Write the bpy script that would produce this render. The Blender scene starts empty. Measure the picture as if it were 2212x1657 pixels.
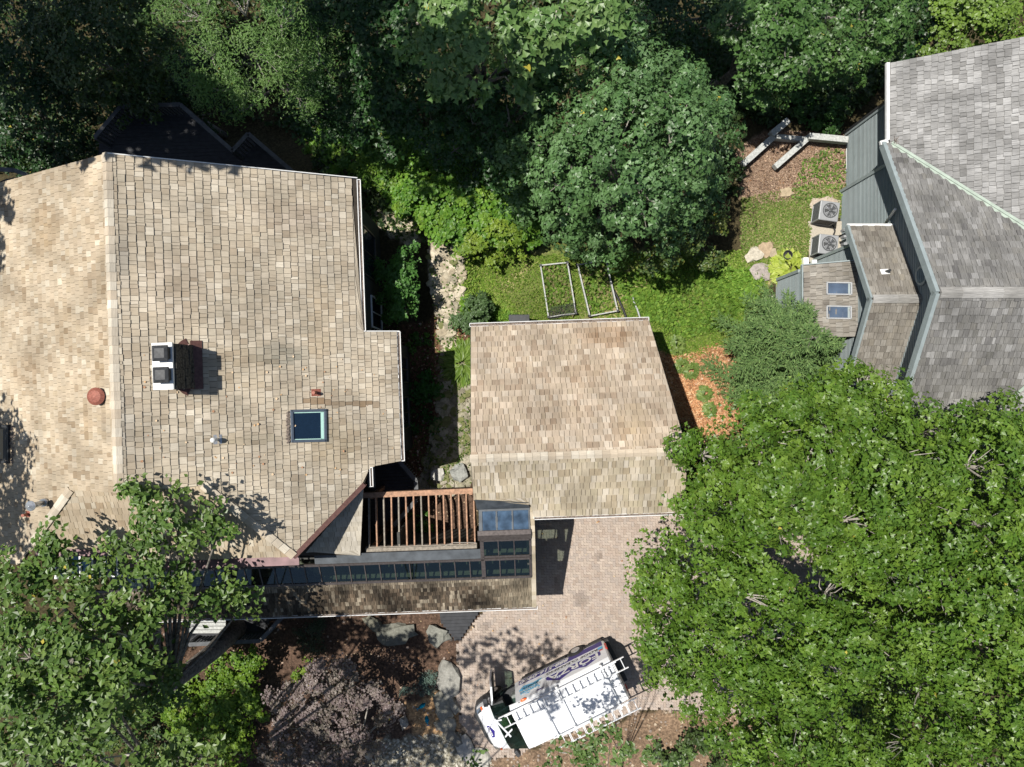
import bpy, math, random
import numpy as np
from mathutils import Vector, Matrix, noise
rng = np.random.default_rng(7)
random.seed(7)
# ------------------------------------------------------------------ camera, light
S = bpy.context.scene
COL = S.collection
H, F, TH = 30.0, 1533.0, math.radians(2.0)     # camera height, focal length in units of a 2211 px wide frame, yaw
cth, sth = math.cos(TH), math.sin(TH)
cam = bpy.data.cameras.new('camera'); camo = bpy.data.objects.new('camera', cam); COL.objects.link(camo)
cam.sensor_fit = 'HORIZONTAL'; cam.sensor_width = 36.0; cam.lens = 36.0*F/2211.0
cam.clip_start = 0.1; cam.clip_end = 2000
camo.location = (0, 0, H); camo.rotation_euler = (0, 0, -TH)
S.camera = camo
SUN = Vector((0.3807, -0.1314, -1.0)).normalized()
w = bpy.data.worlds.new('World'); S.world = w; w.use_nodes = True
nt = w.node_tree; bg = nt.nodes['Background']
sky = nt.nodes.new('ShaderNodeTexSky'); sky.sky_type = 'NISHITA'; sky.sun_disc = False
sky.sun_elevation = math.radians(68); sky.sun_rotation = math.radians(-71)
nt.links.new(sky.outputs[0], bg.inputs[0]); bg.inputs[1].default_value = 0.062
sl = bpy.data.lights.new('sun', 'SUN'); sl.energy = 4.6; sl.angle = math.radians(0.5); sl.color = (1.0, 0.955, 0.88)
so = bpy.data.objects.new('sun', sl); COL.objects.link(so); so.location = (-20, 8, 50)
so.rotation_euler = SUN.to_track_quat('-Z', 'Y').to_euler()
vs = S.view_settings; vs.view_transform = 'Standard'; vs.look = 'None'; vs.gamma = 1; vs.exposure = 0.38; vs.use_curve_mapping = False

# ------------------------------------------------------------------ coordinates
def rot(a, b): return (a*cth + b*sth, -a*sth + b*cth)
def P(u, v, z=0.0):
    a, b = rot(u-1105.5, 828.5-v); t = (H-z)/F
    return Vector((a*t, b*t, z))
def PP(u, v, A, B, C):                       # hit the plane z = A + B x + C y
    a, b = rot(u-1105.5, 828.5-v); t = (H-A)/(F+B*a+C*b)
    return Vector((a*t, b*t, H-F*t))
def RI(x, y, z): a, b = rot(x, y); return Vector((a, b, z))
def inpoly(pts, poly):
    pts = np.asarray(pts, float); x, y = pts[:, 0], pts[:, 1]; r = np.zeros(len(pts), bool); n = len(poly)
    for i in range(n):
        x1, y1 = poly[i]; x2, y2 = poly[(i+1) % n]
        c = ((y1 > y) != (y2 > y))
        with np.errstate(divide='ignore', invalid='ignore'):
            r ^= c & (x < (x2-x1)*(y-y1)/(y2-y1+1e-12)+x1)
    return r
def sm(e0, e1, x): t = np.clip((x-e0)/(e1-e0), 0, 1); return t*t*(3-2*t)
def nz(x, y, s, o=0.0):                      # cheap smooth noise
    x = x*s+o; y = y*s-o*1.7
    return (np.sin(x*1.0+1.3*np.sin(y*0.7+o))+np.sin(y*1.1+1.7*np.sin(x*0.6-o))+np.sin((x+y)*1.9+o)*0.5+np.sin((x-y*1.3)*3.1)*0.3)/2.8
def tz(x, y):
    x = np.asarray(x, float); y = np.asarray(y, float)
    z = -3.2*sm(6.5, 12.5, y)*(1-sm(2.0, 6.0, x)) - 1.6*sm(11, 15, y)*sm(2, 6, x)
    z = z - 0.5*sm(6.2, 7.2, x)*(1-sm(9.5, 11, x))*sm(-6, -3.5, y)*(1-sm(1.5, 4, y))
    z = z + 0.45*sm(-3.9, -3.1, x)*(1-sm(-1.9, -1.2, x))*sm(-5, -4, y)*(1-sm(5.5, 7, y))
    flat = sm(-2.6, -1.6, x)*(1-sm(-5.2, -4.6, y))
    z = z + 0.10*nz(x, y, 1.3)*(1-flat)
    z = z + 1.5*sm(30, 200, np.hypot(x, y))*nz(x, y, .03)*3
    return z
def G(u, v, dz=0.0):
    z = 0.0
    for _ in range(6):
        p = P(u, v, z); z = float(tz(p.x, p.y))+dz
    return P(u, v, z)

# ------------------------------------------------------------------ materials
def newmat(name):
    m = bpy.data.materials.new(name); m.use_nodes = True
    return m, m.node_tree, m.node_tree.nodes['Principled BSDF']
def mat(name, col, rough=0.6, metal=0.0, nscale=12, namt=0.25, bump=0.15, spec=0.4):
    m, t, b = newmat(name)
    b.inputs['Roughness'].default_value = rough; b.inputs['Metallic'].default_value = metal
    b.inputs['Specular IOR Level'].default_value = spec
    tc = t.nodes.new('ShaderNodeTexCoord'); n = t.nodes.new('ShaderNodeTexNoise')
    n.inputs['Scale'].default_value = nscale; n.inputs['Detail'].default_value = 6
    t.links.new(tc.outputs['Object'], n.inputs['Vector'])
    mx = t.nodes.new('ShaderNodeMix'); mx.data_type = 'RGBA'; mx.inputs[0].default_value = 1
    c = np.array(col)
    r = t.nodes.new('ShaderNodeValToRGB')
    r.color_ramp.elements[0].position = .3; r.color_ramp.elements[1].position = .7
    r.color_ramp.elements[0].color = (*(c*(1-namt)), 1); r.color_ramp.elements[1].color = (*np.minimum(c*(1+namt), .9), 1)
    t.links.new(n.outputs['Fac'], r.inputs[0]); t.links.new(r.outputs[0], b.inputs['Base Color'])
    if bump:
        bp = t.nodes.new('ShaderNodeBump'); bp.inputs['Strength'].default_value = bump; bp.inputs['Distance'].default_value = .02
        t.links.new(n.outputs['Fac'], bp.inputs['Height']); t.links.new(bp.outputs[0], b.inputs['Normal'])
    return m
def wood_mat(name, amt=0.35, rough=0.85, fu=45, fv=3.0, stain=0.25):
    """per-piece colour attribute 'col' with grain that runs along v of the UV map"""
    m, t, b = newmat(name); b.inputs['Roughness'].default_value = rough; b.inputs['Specular IOR Level'].default_value = .2
    a = t.nodes.new('ShaderNodeAttribute'); a.attribute_name = 'col'
    uv = t.nodes.new('ShaderNodeUVMap'); mp = t.nodes.new('ShaderNodeMapping'); mp.inputs['Scale'].default_value = (fu, fv, 1)
    t.links.new(uv.outputs[0], mp.inputs[0])
    n = t.nodes.new('ShaderNodeTexNoise'); n.inputs['Scale'].default_value = 1; n.inputs['Detail'].default_value = 5; n.inputs['Roughness'].default_value = .65
    t.links.new(mp.outputs[0], n.inputs['Vector'])
    mr = t.nodes.new('ShaderNodeMapRange'); mr.inputs[1].default_value = .3; mr.inputs[2].default_value = .7
    mr.inputs[3].default_value = 1-amt; mr.inputs[4].default_value = 1+amt*.6
    t.links.new(n.outputs['Fac'], mr.inputs[0])
    n2 = t.nodes.new('ShaderNodeTexNoise'); n2.inputs['Scale'].default_value = .9; n2.inputs['Detail'].default_value = 4
    tc = t.nodes.new('ShaderNodeTexCoord'); t.links.new(tc.outputs['Object'], n2.inputs['Vector'])
    mr2 = t.nodes.new('ShaderNodeMapRange'); mr2.inputs[1].default_value = .35; mr2.inputs[2].default_value = .65
    mr2.inputs[3].default_value = 1-stain; mr2.inputs[4].default_value = 1.05
    t.links.new(n2.outputs['Fac'], mr2.inputs[0])
    mu = t.nodes.new('ShaderNodeMath'); mu.operation = 'MULTIPLY'; t.links.new(mr.outputs[0], mu.inputs[0]); t.links.new(mr2.outputs[0], mu.inputs[1])
    vm = t.nodes.new('ShaderNodeVectorMath'); vm.operation = 'SCALE'; t.links.new(a.outputs['Color'], vm.inputs[0]); t.links.new(mu.outputs[0], vm.inputs['Scale'])
    t.links.new(vm.outputs[0], b.inputs['Base Color'])
    bp = t.nodes.new('ShaderNodeBump'); bp.inputs['Strength'].default_value = .35; bp.inputs['Distance'].default_value = .01
    t.links.new(n.outputs['Fac'], bp.inputs['Height']); t.links.new(bp.outputs[0], b.inputs['Normal'])
    return m
def col_mat(name, rough=0.9, nscale=20, amt=.3, bump=.4, chips=0.0, chipscale=14):
    m, t, b = newmat(name); b.inputs['Roughness'].default_value = rough; b.inputs['Specular IOR Level'].default_value = .2
    a = t.nodes.new('ShaderNodeAttribute'); a.attribute_name = 'col'
    tc = t.nodes.new('ShaderNodeTexCoord'); n = t.nodes.new('ShaderNodeTexNoise'); n.inputs['Scale'].default_value = nscale; n.inputs['Detail'].default_value = 8
    n.inputs['Roughness'].default_value = .7
    t.links.new(tc.outputs['Object'], n.inputs['Vector'])
    mr = t.nodes.new('ShaderNodeMapRange'); mr.inputs[1].default_value = .3; mr.inputs[2].default_value = .7
    mr.inputs[3].default_value = 1-amt; mr.inputs[4].default_value = 1+amt
    t.links.new(n.outputs['Fac'], mr.inputs[0])
    last = mr.outputs[0]
    if chips:
        v = t.nodes.new('ShaderNodeTexVoronoi'); v.inputs['Scale'].default_value = chipscale
        t.links.new(tc.outputs['Object'], v.inputs['Vector'])
        sp = t.nodes.new('ShaderNodeSeparateColor'); t.links.new(v.outputs['Color'], sp.inputs[0])
        m2 = t.nodes.new('ShaderNodeMapRange'); m2.inputs[3].default_value = 1-chips; m2.inputs[4].default_value = 1+chips
        t.links.new(sp.outputs[0], m2.inputs[0])
        mu = t.nodes.new('ShaderNodeMath'); mu.operation = 'MULTIPLY'; t.links.new(last, mu.inputs[0]); t.links.new(m2.outputs[0], mu.inputs[1]); last = mu.outputs[0]
    vm = t.nodes.new('ShaderNodeVectorMath'); vm.operation = 'SCALE'; t.links.new(a.outputs['Color'], vm.inputs[0]); t.links.new(last, vm.inputs['Scale'])
    t.links.new(vm.outputs[0], b.inputs['Base Color'])
    if bump:
        bp = t.nodes.new('ShaderNodeBump'); bp.inputs['Strength'].default_value = bump; bp.inputs['Distance'].default_value = .03
        t.links.new(n.outputs['Fac'], bp.inputs['Height']); t.links.new(bp.outputs[0], b.inputs['Normal'])
    return m
def leaf_mat(name, trans=.28, rough=.45, spec=.35):
    m, t, b = newmat(name); b.inputs['Roughness'].default_value = rough; b.inputs['Specular IOR Level'].default_value = spec
    a = t.nodes.new('ShaderNodeAttribute'); a.attribute_name = 'col'
    t.links.new(a.outputs['Color'], b.inputs['Base Color'])
    tr = t.nodes.new('ShaderNodeBsdfTranslucent')
    g = t.nodes.new('ShaderNodeVectorMath'); g.operation = 'MULTIPLY'; g.inputs[1].default_value = (1.5, 1.7, .6)
    t.links.new(a.outputs['Color'], g.inputs[0]); t.links.new(g.outputs[0], tr.inputs['Color'])
    mx = t.nodes.new('ShaderNodeMixShader'); mx.inputs[0].default_value = trans
    t.links.new(b.outputs[0], mx.inputs[1]); t.links.new(tr.outputs[0], mx.inputs[2])
    t.links.new(mx.outputs[0], t.nodes['Material Output'].inputs['Surface'])
    return m
def glass_mat(name, tint, clear=.6, rough=.03):
    m, t, b = newmat(name); t.nodes.remove(b)
    tr = t.nodes.new('ShaderNodeBsdfTransparent'); tr.inputs[0].default_value = (*tint, 1)
    gl = t.nodes.new('ShaderNodeBsdfGlossy'); gl.inputs['Roughness'].default_value = rough; gl.inputs['Color'].default_value = (.9, .95, 1, 1)
    df = t.nodes.new('ShaderNodeBsdfDiffuse'); df.inputs[0].default_value = (tint[0]*.05, tint[1]*.07, tint[2]*.07, 1)
    m1 = t.nodes.new('ShaderNodeMixShader'); m1.inputs[0].default_value = clear
    t.links.new(df.outputs[0], m1.inputs[1]); t.links.new(tr.outputs[0], m1.inputs[2])
    m2 = t.nodes.new('ShaderNodeMixShader'); m2.inputs[0].default_value = .07
    t.links.new(m1.outputs[0], m2.inputs[1]); t.links.new(gl.outputs[0], m2.inputs[2])
    t.links.new(m2.outputs[0], t.nodes['Material Output'].inputs['Surface'])
    return m
M = {}
M['cedar'] = wood_mat('cedar shakes', .22)
M['grey_shake'] = wood_mat('weathered shakes', .5, fu=60, fv=2.5, stain=.3)
M['mossy'] = wood_mat('mossy shakes', .6, fu=60, fv=4, stain=.75)
M['under'] = mat('roof underlay', (.05, .04, .03), .9)
M['darkwall'] = mat('dark olive siding', (.055, .055, .05), .8)
M['white'] = mat('white paint', (.78, .78, .76), .45, namt=.06, bump=.03)
M['gutter'] = mat('white gutter', (.72, .72, .71), .4, namt=.12, nscale=5)
M['debris'] = mat('gutter debris', (.16, .13, .11), .95, nscale=25, namt=.8)
M['brownmetal'] = mat('brown metal flashing', (.12, .06, .05), .4, .3)
M['mauve'] = mat('mauve metal flashing', (.2, .12, .125), .5, .1, nscale=3)
M['greymetal'] = mat('grey membrane', (.075, .085, .095), .55, .1, nscale=3, namt=.3)
M['bronze'] = mat('bronze frame', (.1, .085, .08), .4, .3)
M['rust'] = mat('rusty brown vent', (.28, .1, .07), .6, .2, nscale=20)
M['stone'] = mat('chimney stone', (.07, .065, .055), .95, nscale=14, namt=.7, bump=.8)
M['black'] = mat('black metal', (.04, .042, .045), .55, .2)
M['blackrubber'] = mat('black rubber', (.02, .02, .022), .6)
M['galv'] = mat('galvanised metal', (.5, .52, .54), .35, .7)
M['blue_siding'] = mat('blue grey siding', (.22, .275, .285), .7, nscale=8, namt=.12)
M['blue_trim'] = mat('blue grey trim', (.27, .315, .32), .6, nscale=4, namt=.1)
M['green_metal'] = mat('pale green valley metal', (.34, .40, .34), .6, nscale=5, namt=.15)
M['deck'] = mat('dark deck paint', (.035, .037, .042), .7, nscale=5)
M['deckrail'] = mat('grey deck rail', (.10, .105, .11), .7, nscale=5)
M['cedarbeam'] = mat('red cedar beam', (.36, .205, .125), .7, nscale=10, namt=.35)
M['greybeam'] = mat('grey weathered beam', (.25, .22, .18), .8, nscale=10, namt=.35)
M['timber'] = mat('weathered timber', (.42, .43, .41), .85, nscale=14, namt=.25)
M['interior'] = mat('interior floor', (.36, .33, .26), .8, namt=.15)
M['mint'] = mat('mint trim', (.42, .66, .58), .5, namt=.05)
M['navy'] = mat('skylight glass', (.008, .02, .04), .04, namt=.1, bump=0, spec=.8)
M['slate'] = mat('skylight frame', (.10, .125, .16), .4, .3, namt=.1)
M['bluepane'] = mat('pale skylight pane', (.07, .10, .15), .06, namt=.35, nscale=2, bump=0, spec=.7)
M['glass'] = glass_mat('pane glass', (.55, .62, .58), .92)
M['skyglass'] = mat('blue pane glass', (.05, .085, .135), .08, namt=.5, nscale=3, bump=0, spec=.6)
M['vglass'] = glass_mat('vehicle glass', (.45, .58, .52), .85)
M['concrete'] = mat('concrete', (.42, .38, .31), .9, nscale=20, namt=.15)
M['acgrey'] = mat('condenser paint', (.32, .33, .34), .5, .2, namt=.05)
M['acdark'] = mat('condenser louvre', (.09, .095, .1), .5, .3)
M['chrome'] = mat('shiny metal', (.6, .6, .62), .18, .9, namt=.05)
M['alum'] = mat('ladder aluminium', (.78, .79, .80), .4, .2, namt=.05)
M['vanwhite'] = mat('van paint', (.8, .81, .83), .25, namt=.02, bump=0)
M['vandark'] = mat('black plastic', (.045, .047, .05), .6)
M['purple'] = mat('purple print', (.03, .02, .20), .4, namt=.1, bump=0)
M['lightblue'] = mat('light blue print', (.1, .42, .75), .4, namt=.4, nscale=5, bump=0)
M['paleblue'] = mat('pale print', (.62, .68, .74), .4, namt=.05, bump=0)
M['redlens'] = mat('red lens', (.5, .03, .02), .2)
M['orange'] = mat('orange lens', (.75, .13, .03), .25)
M['tyre'] = mat('tyre', (.02, .02, .02), .8)
M['seat'] = mat('seat cloth', (.22, .24, .23), .9)
M['yellowhat'] = mat('straw yellow', (.6, .6, .3), .8)
M['teal'] = mat('teal glaze', (.0, .22, .36), .12, .6)
M['bark'] = mat('bark', (.16, .145, .125), .95, nscale=9, namt=.6, bump=1)
M['palebark'] = mat('pale twig', (.36, .33, .29), .85, nscale=9, namt=.2)
M['leaf'] = leaf_mat('leaf')
M['glossleaf'] = leaf_mat('glossy leaf', .2, .40, .4)
M['needle'] = leaf_mat('needle', .1, .6, .2)
M['grass'] = leaf_mat('grass blade', .3, .6, .2)
M['rock'] = col_mat('rock', .9, 9, .35, .8)
M['paver'] = col_mat('paver', .85, 35, .14, .25)
M['ground'] = col_mat('ground', .95, 9, .45, .7, .35, 16)
M['litter'] = col_mat('dead leaf', .8, 20, .2, 0)

# ------------------------------------------------------------------ object helpers
def tag(o, label=None, cat=None, group=None, kind=None):
    if label: o['label'] = label
    if cat: o['category'] = cat
    if group: o['group'] = group
    if kind: o['kind'] = kind
    return o
def thing(name, label, cat, loc=(0, 0, 0), rz=0.0, group=None):
    o = bpy.data.objects.new(name, None); COL.objects.link(o); o.location = loc; o.rotation_euler = (0, 0, rz)
    o.empty_display_size = .3
    return tag(o, label, cat, group)
def link(name, me, parent=None, local=False):
    o = bpy.data.objects.new(name, me); COL.objects.link(o)
    if parent is not None:
        o.parent = parent
        if not local:
            r = parent; m = Matrix.Identity(4)
            while r: m = Matrix.LocRotScale(r.location, r.rotation_euler, r.scale) @ m; r = r.parent
            # children of parts: parts themselves sit at identity
            o.matrix_parent_inverse = (Matrix.LocRotScale(parent.location, parent.rotation_euler, parent.scale)).inverted() if parent.parent is None else Matrix.Identity(4)
    return o
def npmesh(name, verts, faces, mats, col=None, uv=None, smooth=False):
    verts = np.ascontiguousarray(verts, np.float32); faces = np.ascontiguousarray(faces, np.int32)
    me = bpy.data.meshes.new(name); k = faces.shape[1]
    me.vertices.add(len(verts)); me.vertices.foreach_set('co', verts.ravel())
    me.loops.add(faces.size); me.loops.foreach_set('vertex_index', faces.ravel())
    me.polygons.add(len(faces)); me.polygons.foreach_set('loop_start', np.arange(0, faces.size, k, dtype=np.int32))
    me.polygons.foreach_set('loop_total', np.full(len(faces), k, np.int32))
    me.polygons.foreach_set('use_smooth', np.full(len(faces), smooth, bool))
    me.update(calc_edges=True)
    if col is not None:
        a = me.color_attributes.new('col', 'FLOAT_COLOR', 'POINT')
        c = np.ones((len(verts), 4), np.float32); c[:, :3] = col; a.data.foreach_set('color', c.ravel())
    if uv is not None:
        u = me.uv_layers.new(name='UVMap'); u.data.foreach_set('uv', np.ascontiguousarray(uv[faces.ravel()], np.float32).ravel())
    me.materials.append(M[mats])
    return me
class B:
    """collects boxes, prisms and tubes, then links them as one mesh"""
    def __init__(s): s.v = []; s.f = []; s.p = []
    def add(s, vs, fs):
        o = len(s.v); s.p.append((len(s.v), len(s.f))); s.v += [tuple(p) for p in vs]; s.f += [tuple(i+o for i in f) for f in fs]; return s
    def box(s, c, d, rz=0.0, m=None):
        x, y, z = d[0]/2, d[1]/2, d[2]/2
        vs = [Vector((i*x, j*y, k*z)) for k in (-1, 1) for j in (-1, 1) for i in (-1, 1)]
        R = m if m is not None else Matrix.Rotation(rz, 3, 'Z')
        vs = [R @ p + Vector(c) for p in vs]
        return s.add(vs, [(0, 2, 3, 1), (4, 5, 7, 6), (0, 1, 5, 4), (2, 6, 7, 3), (0, 4, 6, 2), (1, 3, 7, 5)])
    def beam(s, a, b, wd, ht, up=(0, 0, 1)):
        a = Vector(a); b = Vector(b); d = b-a; L = d.length
        if L < 1e-5: return s
        x = d.normalized(); y = Vector(up).cross(x)
        if y.length < 1e-4: y = Vector((1, 0, 0)).cross(x)
        y.normalize(); z = x.cross(y)
        m = Matrix((x, y, z)).transposed()
        return s.box((a+b)/2, (L, wd, ht), m=m)
    def prism(s, poly, dz):
        """poly: 3D points; dz: offset vector or number (along -z)"""
        off = Vector((0, 0, -dz)) if not hasattr(dz, '__len__') else Vector(dz)
        n = len(poly); top = [Vector(p) for p in poly]; bot = [p+off for p in top]
        return s.add(top+bot, [tuple(range(n)), tuple(range(2*n-1, n-1, -1))]+[(i, i+n, (i+1) % n+n, (i+1) % n) for i in range(n)])
    def tube(s, pts, rs, n=8, cap=True):
        pts = [Vector(p) for p in pts]; rs = rs if hasattr(rs, '__len__') else [rs]*len(pts)
        vs = []; fs = []
        for i, p in enumerate(pts):
            d = (pts[min(i+1, len(pts)-1)]-pts[max(i-1, 0)]).normalized()
            a = Vector((0, 0, 1)).cross(d)
            if a.length < .05: a = Vector((1, 0, 0)).cross(d)
            a.normalize(); b = d.cross(a)
            for k in range(n):
                t = 2*math.pi*k/n; vs.append(p+(a*math.cos(t)+b*math.sin(t))*rs[i])
        for i in range(len(pts)-1):
            for k in range(n): fs.append((i*n+k, i*n+(k+1) % n, (i+1)*n+(k+1) % n, (i+1)*n+k))
        if cap: fs += [tuple(range(n-1, -1, -1)), tuple(range((len(pts)-1)*n, len(pts)*n))]
        return s.add(vs, fs)
    def lathe(s, c, prof, n=20, sx=1, sy=1):
        c = Vector(c); vs = []; fs = []
        for r, z in prof:
            for k in range(n):
                t = 2*math.pi*k/n; vs.append(c+Vector((r*sx*math.cos(t), r*sy*math.sin(t), z)))
        for i in range(len(prof)-1):
            for k in range(n): fs.append((i*n+k, i*n+(k+1) % n, (i+1)*n+(k+1) % n, (i+1)*n+k))
        fs.append(tuple(range((len(prof)-1)*n, len(prof)*n))); fs.append(tuple(range(n-1, -1, -1)))
        return s.add(vs, fs)
    def build(s, name, m, parent=None, local=False, smooth=False, bevel=0.0, label=None):
        me = bpy.data.meshes.new(name); me.from_pydata(s.v, [], s.f); me.materials.append(M[m]); me.update()
        me.polygons.foreach_set('use_smooth', np.full(len(me.polygons), smooth, bool))
        o = link(name, me, parent, local)
        if bevel:
            bm = o.modifiers.new('bevel', 'BEVEL'); bm.width = bevel; bm.segments = 2; bm.limit_method = 'ANGLE'
        if label: o['label'] = label
        return o

def each(g, name, m, parent=None, local=False, **k):
    """link every piece of a B as a part of its own"""
    pp = g.p+[(len(g.v), len(g.f))]; o = None
    for (a, fa), (b, fb) in zip(pp[:-1], pp[1:]):
        q = B(); q.v = g.v[a:b]; q.f = [tuple(i-a for i in f) for f in g.f[fa:fb]]; o = q.build(name, m, parent, local, **k)
    return o
# ------------------------------------------------------------------ shingles
PAL = {
 'cedar_e': [(.44, .37, .275), (.48, .415, .32), (.41, .345, .255), (.53, .465, .37), (.37, .305, .225), (.45, .395, .305), (.59, .53, .43)],
 'cedar_w': [(.46, .375, .27), (.50, .42, .31), (.42, .34, .235), (.54, .475, .37), (.33, .25, .165), (.47, .385, .28)],
 'garage_n': [(.46, .375, .285), (.49, .405, .315), (.41, .33, .245), (.33, .25, .18), (.53, .455, .365), (.44, .36, .265)],
 'garage_s': [(.45, .385, .285), (.50, .435, .34), (.40, .335, .235), (.35, .285, .195), (.55, .49, .40), (.43, .37, .26)],
 'grey': [(.215, .21, .20), (.26, .255, .245), (.165, .16, .155), (.32, .315, .305), (.235, .225, .205), (.19, .185, .17)],
 'grey_light': [(.325, .32, .31), (.37, .365, .355), (.28, .275, .265), (.41, .405, .395), (.235, .23, .22)],
 'grey_brown': [(.245, .225, .195), (.29, .27, .24), (.20, .18, .155), (.34, .32, .285), (.26, .235, .195)],
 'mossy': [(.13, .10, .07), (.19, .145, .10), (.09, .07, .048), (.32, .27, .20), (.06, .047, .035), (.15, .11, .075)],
 'tri': [(.42, .38, .31), (.48, .44, .37), (.37, .33, .26), (.52, .48, .41)],
 'cap': [(.56, .49, .39), (.62, .56, .46), (.50, .42, .32)],
 'cap_grey': [(.33, .32, .30), (.40, .39, .37)],
}
def intervals(poly2, t):
    xs = []; n = len(poly2)
    for i in range(n):
        (s1, t1), (s2, t2) = poly2[i], poly2[(i+1) % n]
        if (t1 > t) != (t2 > t): xs.append(s1+(s2-s1)*(t-t1)/(t2-t1))
    return sorted(xs)
def shingles(poly, down, expo, wr, th, pal, gap=.009, over=1.12, weights=None, ragged=.014, lift=0.0, jit=.06, kmin=.1):
    """poly: planar 3D polygon; down: horizontal direction the roof falls in (or (0,0,-1) on a wall).
    returns per-shingle 8 vertices, uv and colour"""
    pts = [Vector(p) for p in poly]
    n = Vector((0, 0, 0))
    for i in range(len(pts)): n += pts[i].cross(pts[(i+1) % len(pts)])
    n.normalize()
    d = Vector(down)
    if abs(d.z) < .5 and n.z < 0: n = -n
    dn = (d-n*d.dot(n)).normalized(); ac = dn.cross(n).normalized()
    o = pts[0]; p2 = [((p-o).dot(ac), (p-o).dot(dn)) for p in pts]
    t0 = min(p[1] for p in p2); t1 = max(p[1] for p in p2)
    palc = np.array(PAL[pal]) if isinstance(pal, str) else np.array(pal)
    V = []; UV = []; C = []
    cnt = max(1, int(round((t1-t0)/expo))); e = (t1-t0)/cnt
    for r in range(cnt):
        tb = t1-r*e; tt = tb-e
        a = intervals(p2, tb-.002*e); b = intervals(p2, tt+.02*e); m = intervals(p2, (tb+tt)/2)
        if len(a) == len(b) == len(m): A, Bq = a, b
        else: A = Bq = m
        for q in range(0, len(A)-1, 2):
            a0, a1, b0, b1 = A[q], A[q+1], Bq[q], Bq[q+1]
            lo, hi = min(a0, b0), max(a1, b1); W = hi-lo
            if W < .03: continue
            cuts = [0.0]; tot = 0.0
            while tot < W: tot += random.uniform(*wr); cuts.append(tot)
            if W-cuts[-2] < wr[0]*.5 and len(cuts) > 2: cuts.pop()
            cuts[-1] = W
            for i in range(len(cuts)-1):
                l_, r_ = lo+cuts[i]+(gap/2 if i else 0), lo+cuts[i+1]-(gap/2 if i < len(cuts)-2 else 0)
                x0b, x1b = min(max(l_, a0), a1), min(max(r_, a0), a1); x0t, x1t = min(max(l_, b0), b1), min(max(r_, b0), b1)
                if x1b-x0b < .004 and x1t-x0t < .004: continue
                jb = random.uniform(-ragged, ragged); h = th*random.uniform(.75, 1.3); sk = random.uniform(-.004, .004)
                tbb = min(tb+jb, t1+.01); ttt = tt-e*(over-1) if r < cnt-1 else tt
                top0 = .004+random.uniform(0, .003)
                def w3(s, t, z): return o+ac*s+dn*t+n*(z+lift)
                V.append([w3(x0t, ttt, top0), w3(x1t, ttt, top0), w3(x1b, tbb+sk, h), w3(x0b, tbb-sk, h),
                          w3(x0t, ttt, -.004), w3(x1t, ttt, -.004), w3(x1b, tbb+sk, -.002), w3(x0b, tbb-sk, -.002)])
                ou, ov = random.uniform(0, 50), random.uniform(0, 50)
                uu = [(x0t+ou, ttt+ov), (x1t+ou, ttt+ov), (x1b+ou, tbb+ov), (x0b+ou, tbb+ov)]
                UV.append(uu+uu)
                c = palc[random.randrange(len(palc))] if weights is None else palc[rng.choice(len(palc), p=weights)]
                c2 = palc.mean(0); k = random.uniform(kmin, 1)
                C.append((c*k+c2*(1-k))*random.uniform(1-jit, 1+jit))
    return np.array([[tuple(p) for p in s] for s in V], np.float32), np.array(UV, np.float32), np.array(C, np.float32)
SF = np.array([(0, 3, 2, 1), (3, 7, 6, 2), (0, 4, 7, 3), (1, 2, 6, 5), (0, 1, 5, 4)])[:, ::-1]
def sh_mesh(name, V, UV, C, m):
    n = len(V); f = (SF[None]+(np.arange(n)*8)[:, None, None]).reshape(-1, 4)
    # face winding upwards
    return npmesh(name, V.reshape(-1, 3), f[:, ::-1], m, np.repeat(C, 8, 0), UV.reshape(-1, 2))
def emit(sets, whole, limit=300, name='shingle'):
    """sets: list of (V,UV,C,material,roof part). nearest `limit` pieces become objects, the rest one stuff mesh per material"""
    rows = []
    for si, (V, UV, C, m, part) in enumerate(sets):
        if len(V) == 0: continue
        q = V[:, :4]; d = q-np.array([0, 0, H]); cth_, sth_ = math.cos(TH), math.sin(TH)
        X = d[..., 0]*cth_-d[..., 1]*sth_; Y = d[..., 0]*sth_+d[..., 1]*cth_
        u = X/-d[..., 2]*F; v = Y/-d[..., 2]*F
        ar = .5*abs((u[:, 2]-u[:, 0])*(v[:, 3]-v[:, 1])-(u[:, 3]-u[:, 1])*(v[:, 2]-v[:, 0]))
        inside = (abs(u).max(1) < 1100) & (abs(v).max(1) < 820)
        ar = np.where(inside, ar, 0)
        rows += [(-a, si, i) for i, a in enumerate(ar)]
    rows.sort(); pick = {}
    for a, si, i in rows[:limit]:
        if a < 0: pick.setdefault(si, set()).add(i)
    rest = {}
    for si, (V, UV, C, m, part) in enumerate(sets):
        if len(V) == 0: continue
        sel = pick.get(si, set())
        for i in sel:
            link(name, sh_mesh(name, V[i:i+1], UV[i:i+1], C[i:i+1], m), part)
        k = np.array([i for i in range(len(V)) if i not in sel], int)
        if len(k): rest.setdefault(m, []).append((V[k], UV[k], C[k]))
    for m, L in rest.items():
        me = sh_mesh(name+'_field', np.concatenate([l[0] for l in L]), np.concatenate([l[1] for l in L]), np.concatenate([l[2] for l in L]), m)
        tag(link(name+'_field', me, whole), kind='stuff')
def slab(poly, th, name, m, parent, down=.02):
    b = B(); b.prism([Vector(p)-Vector((0, 0, down)) for p in poly], th); return b.build(name, m, parent)
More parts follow.
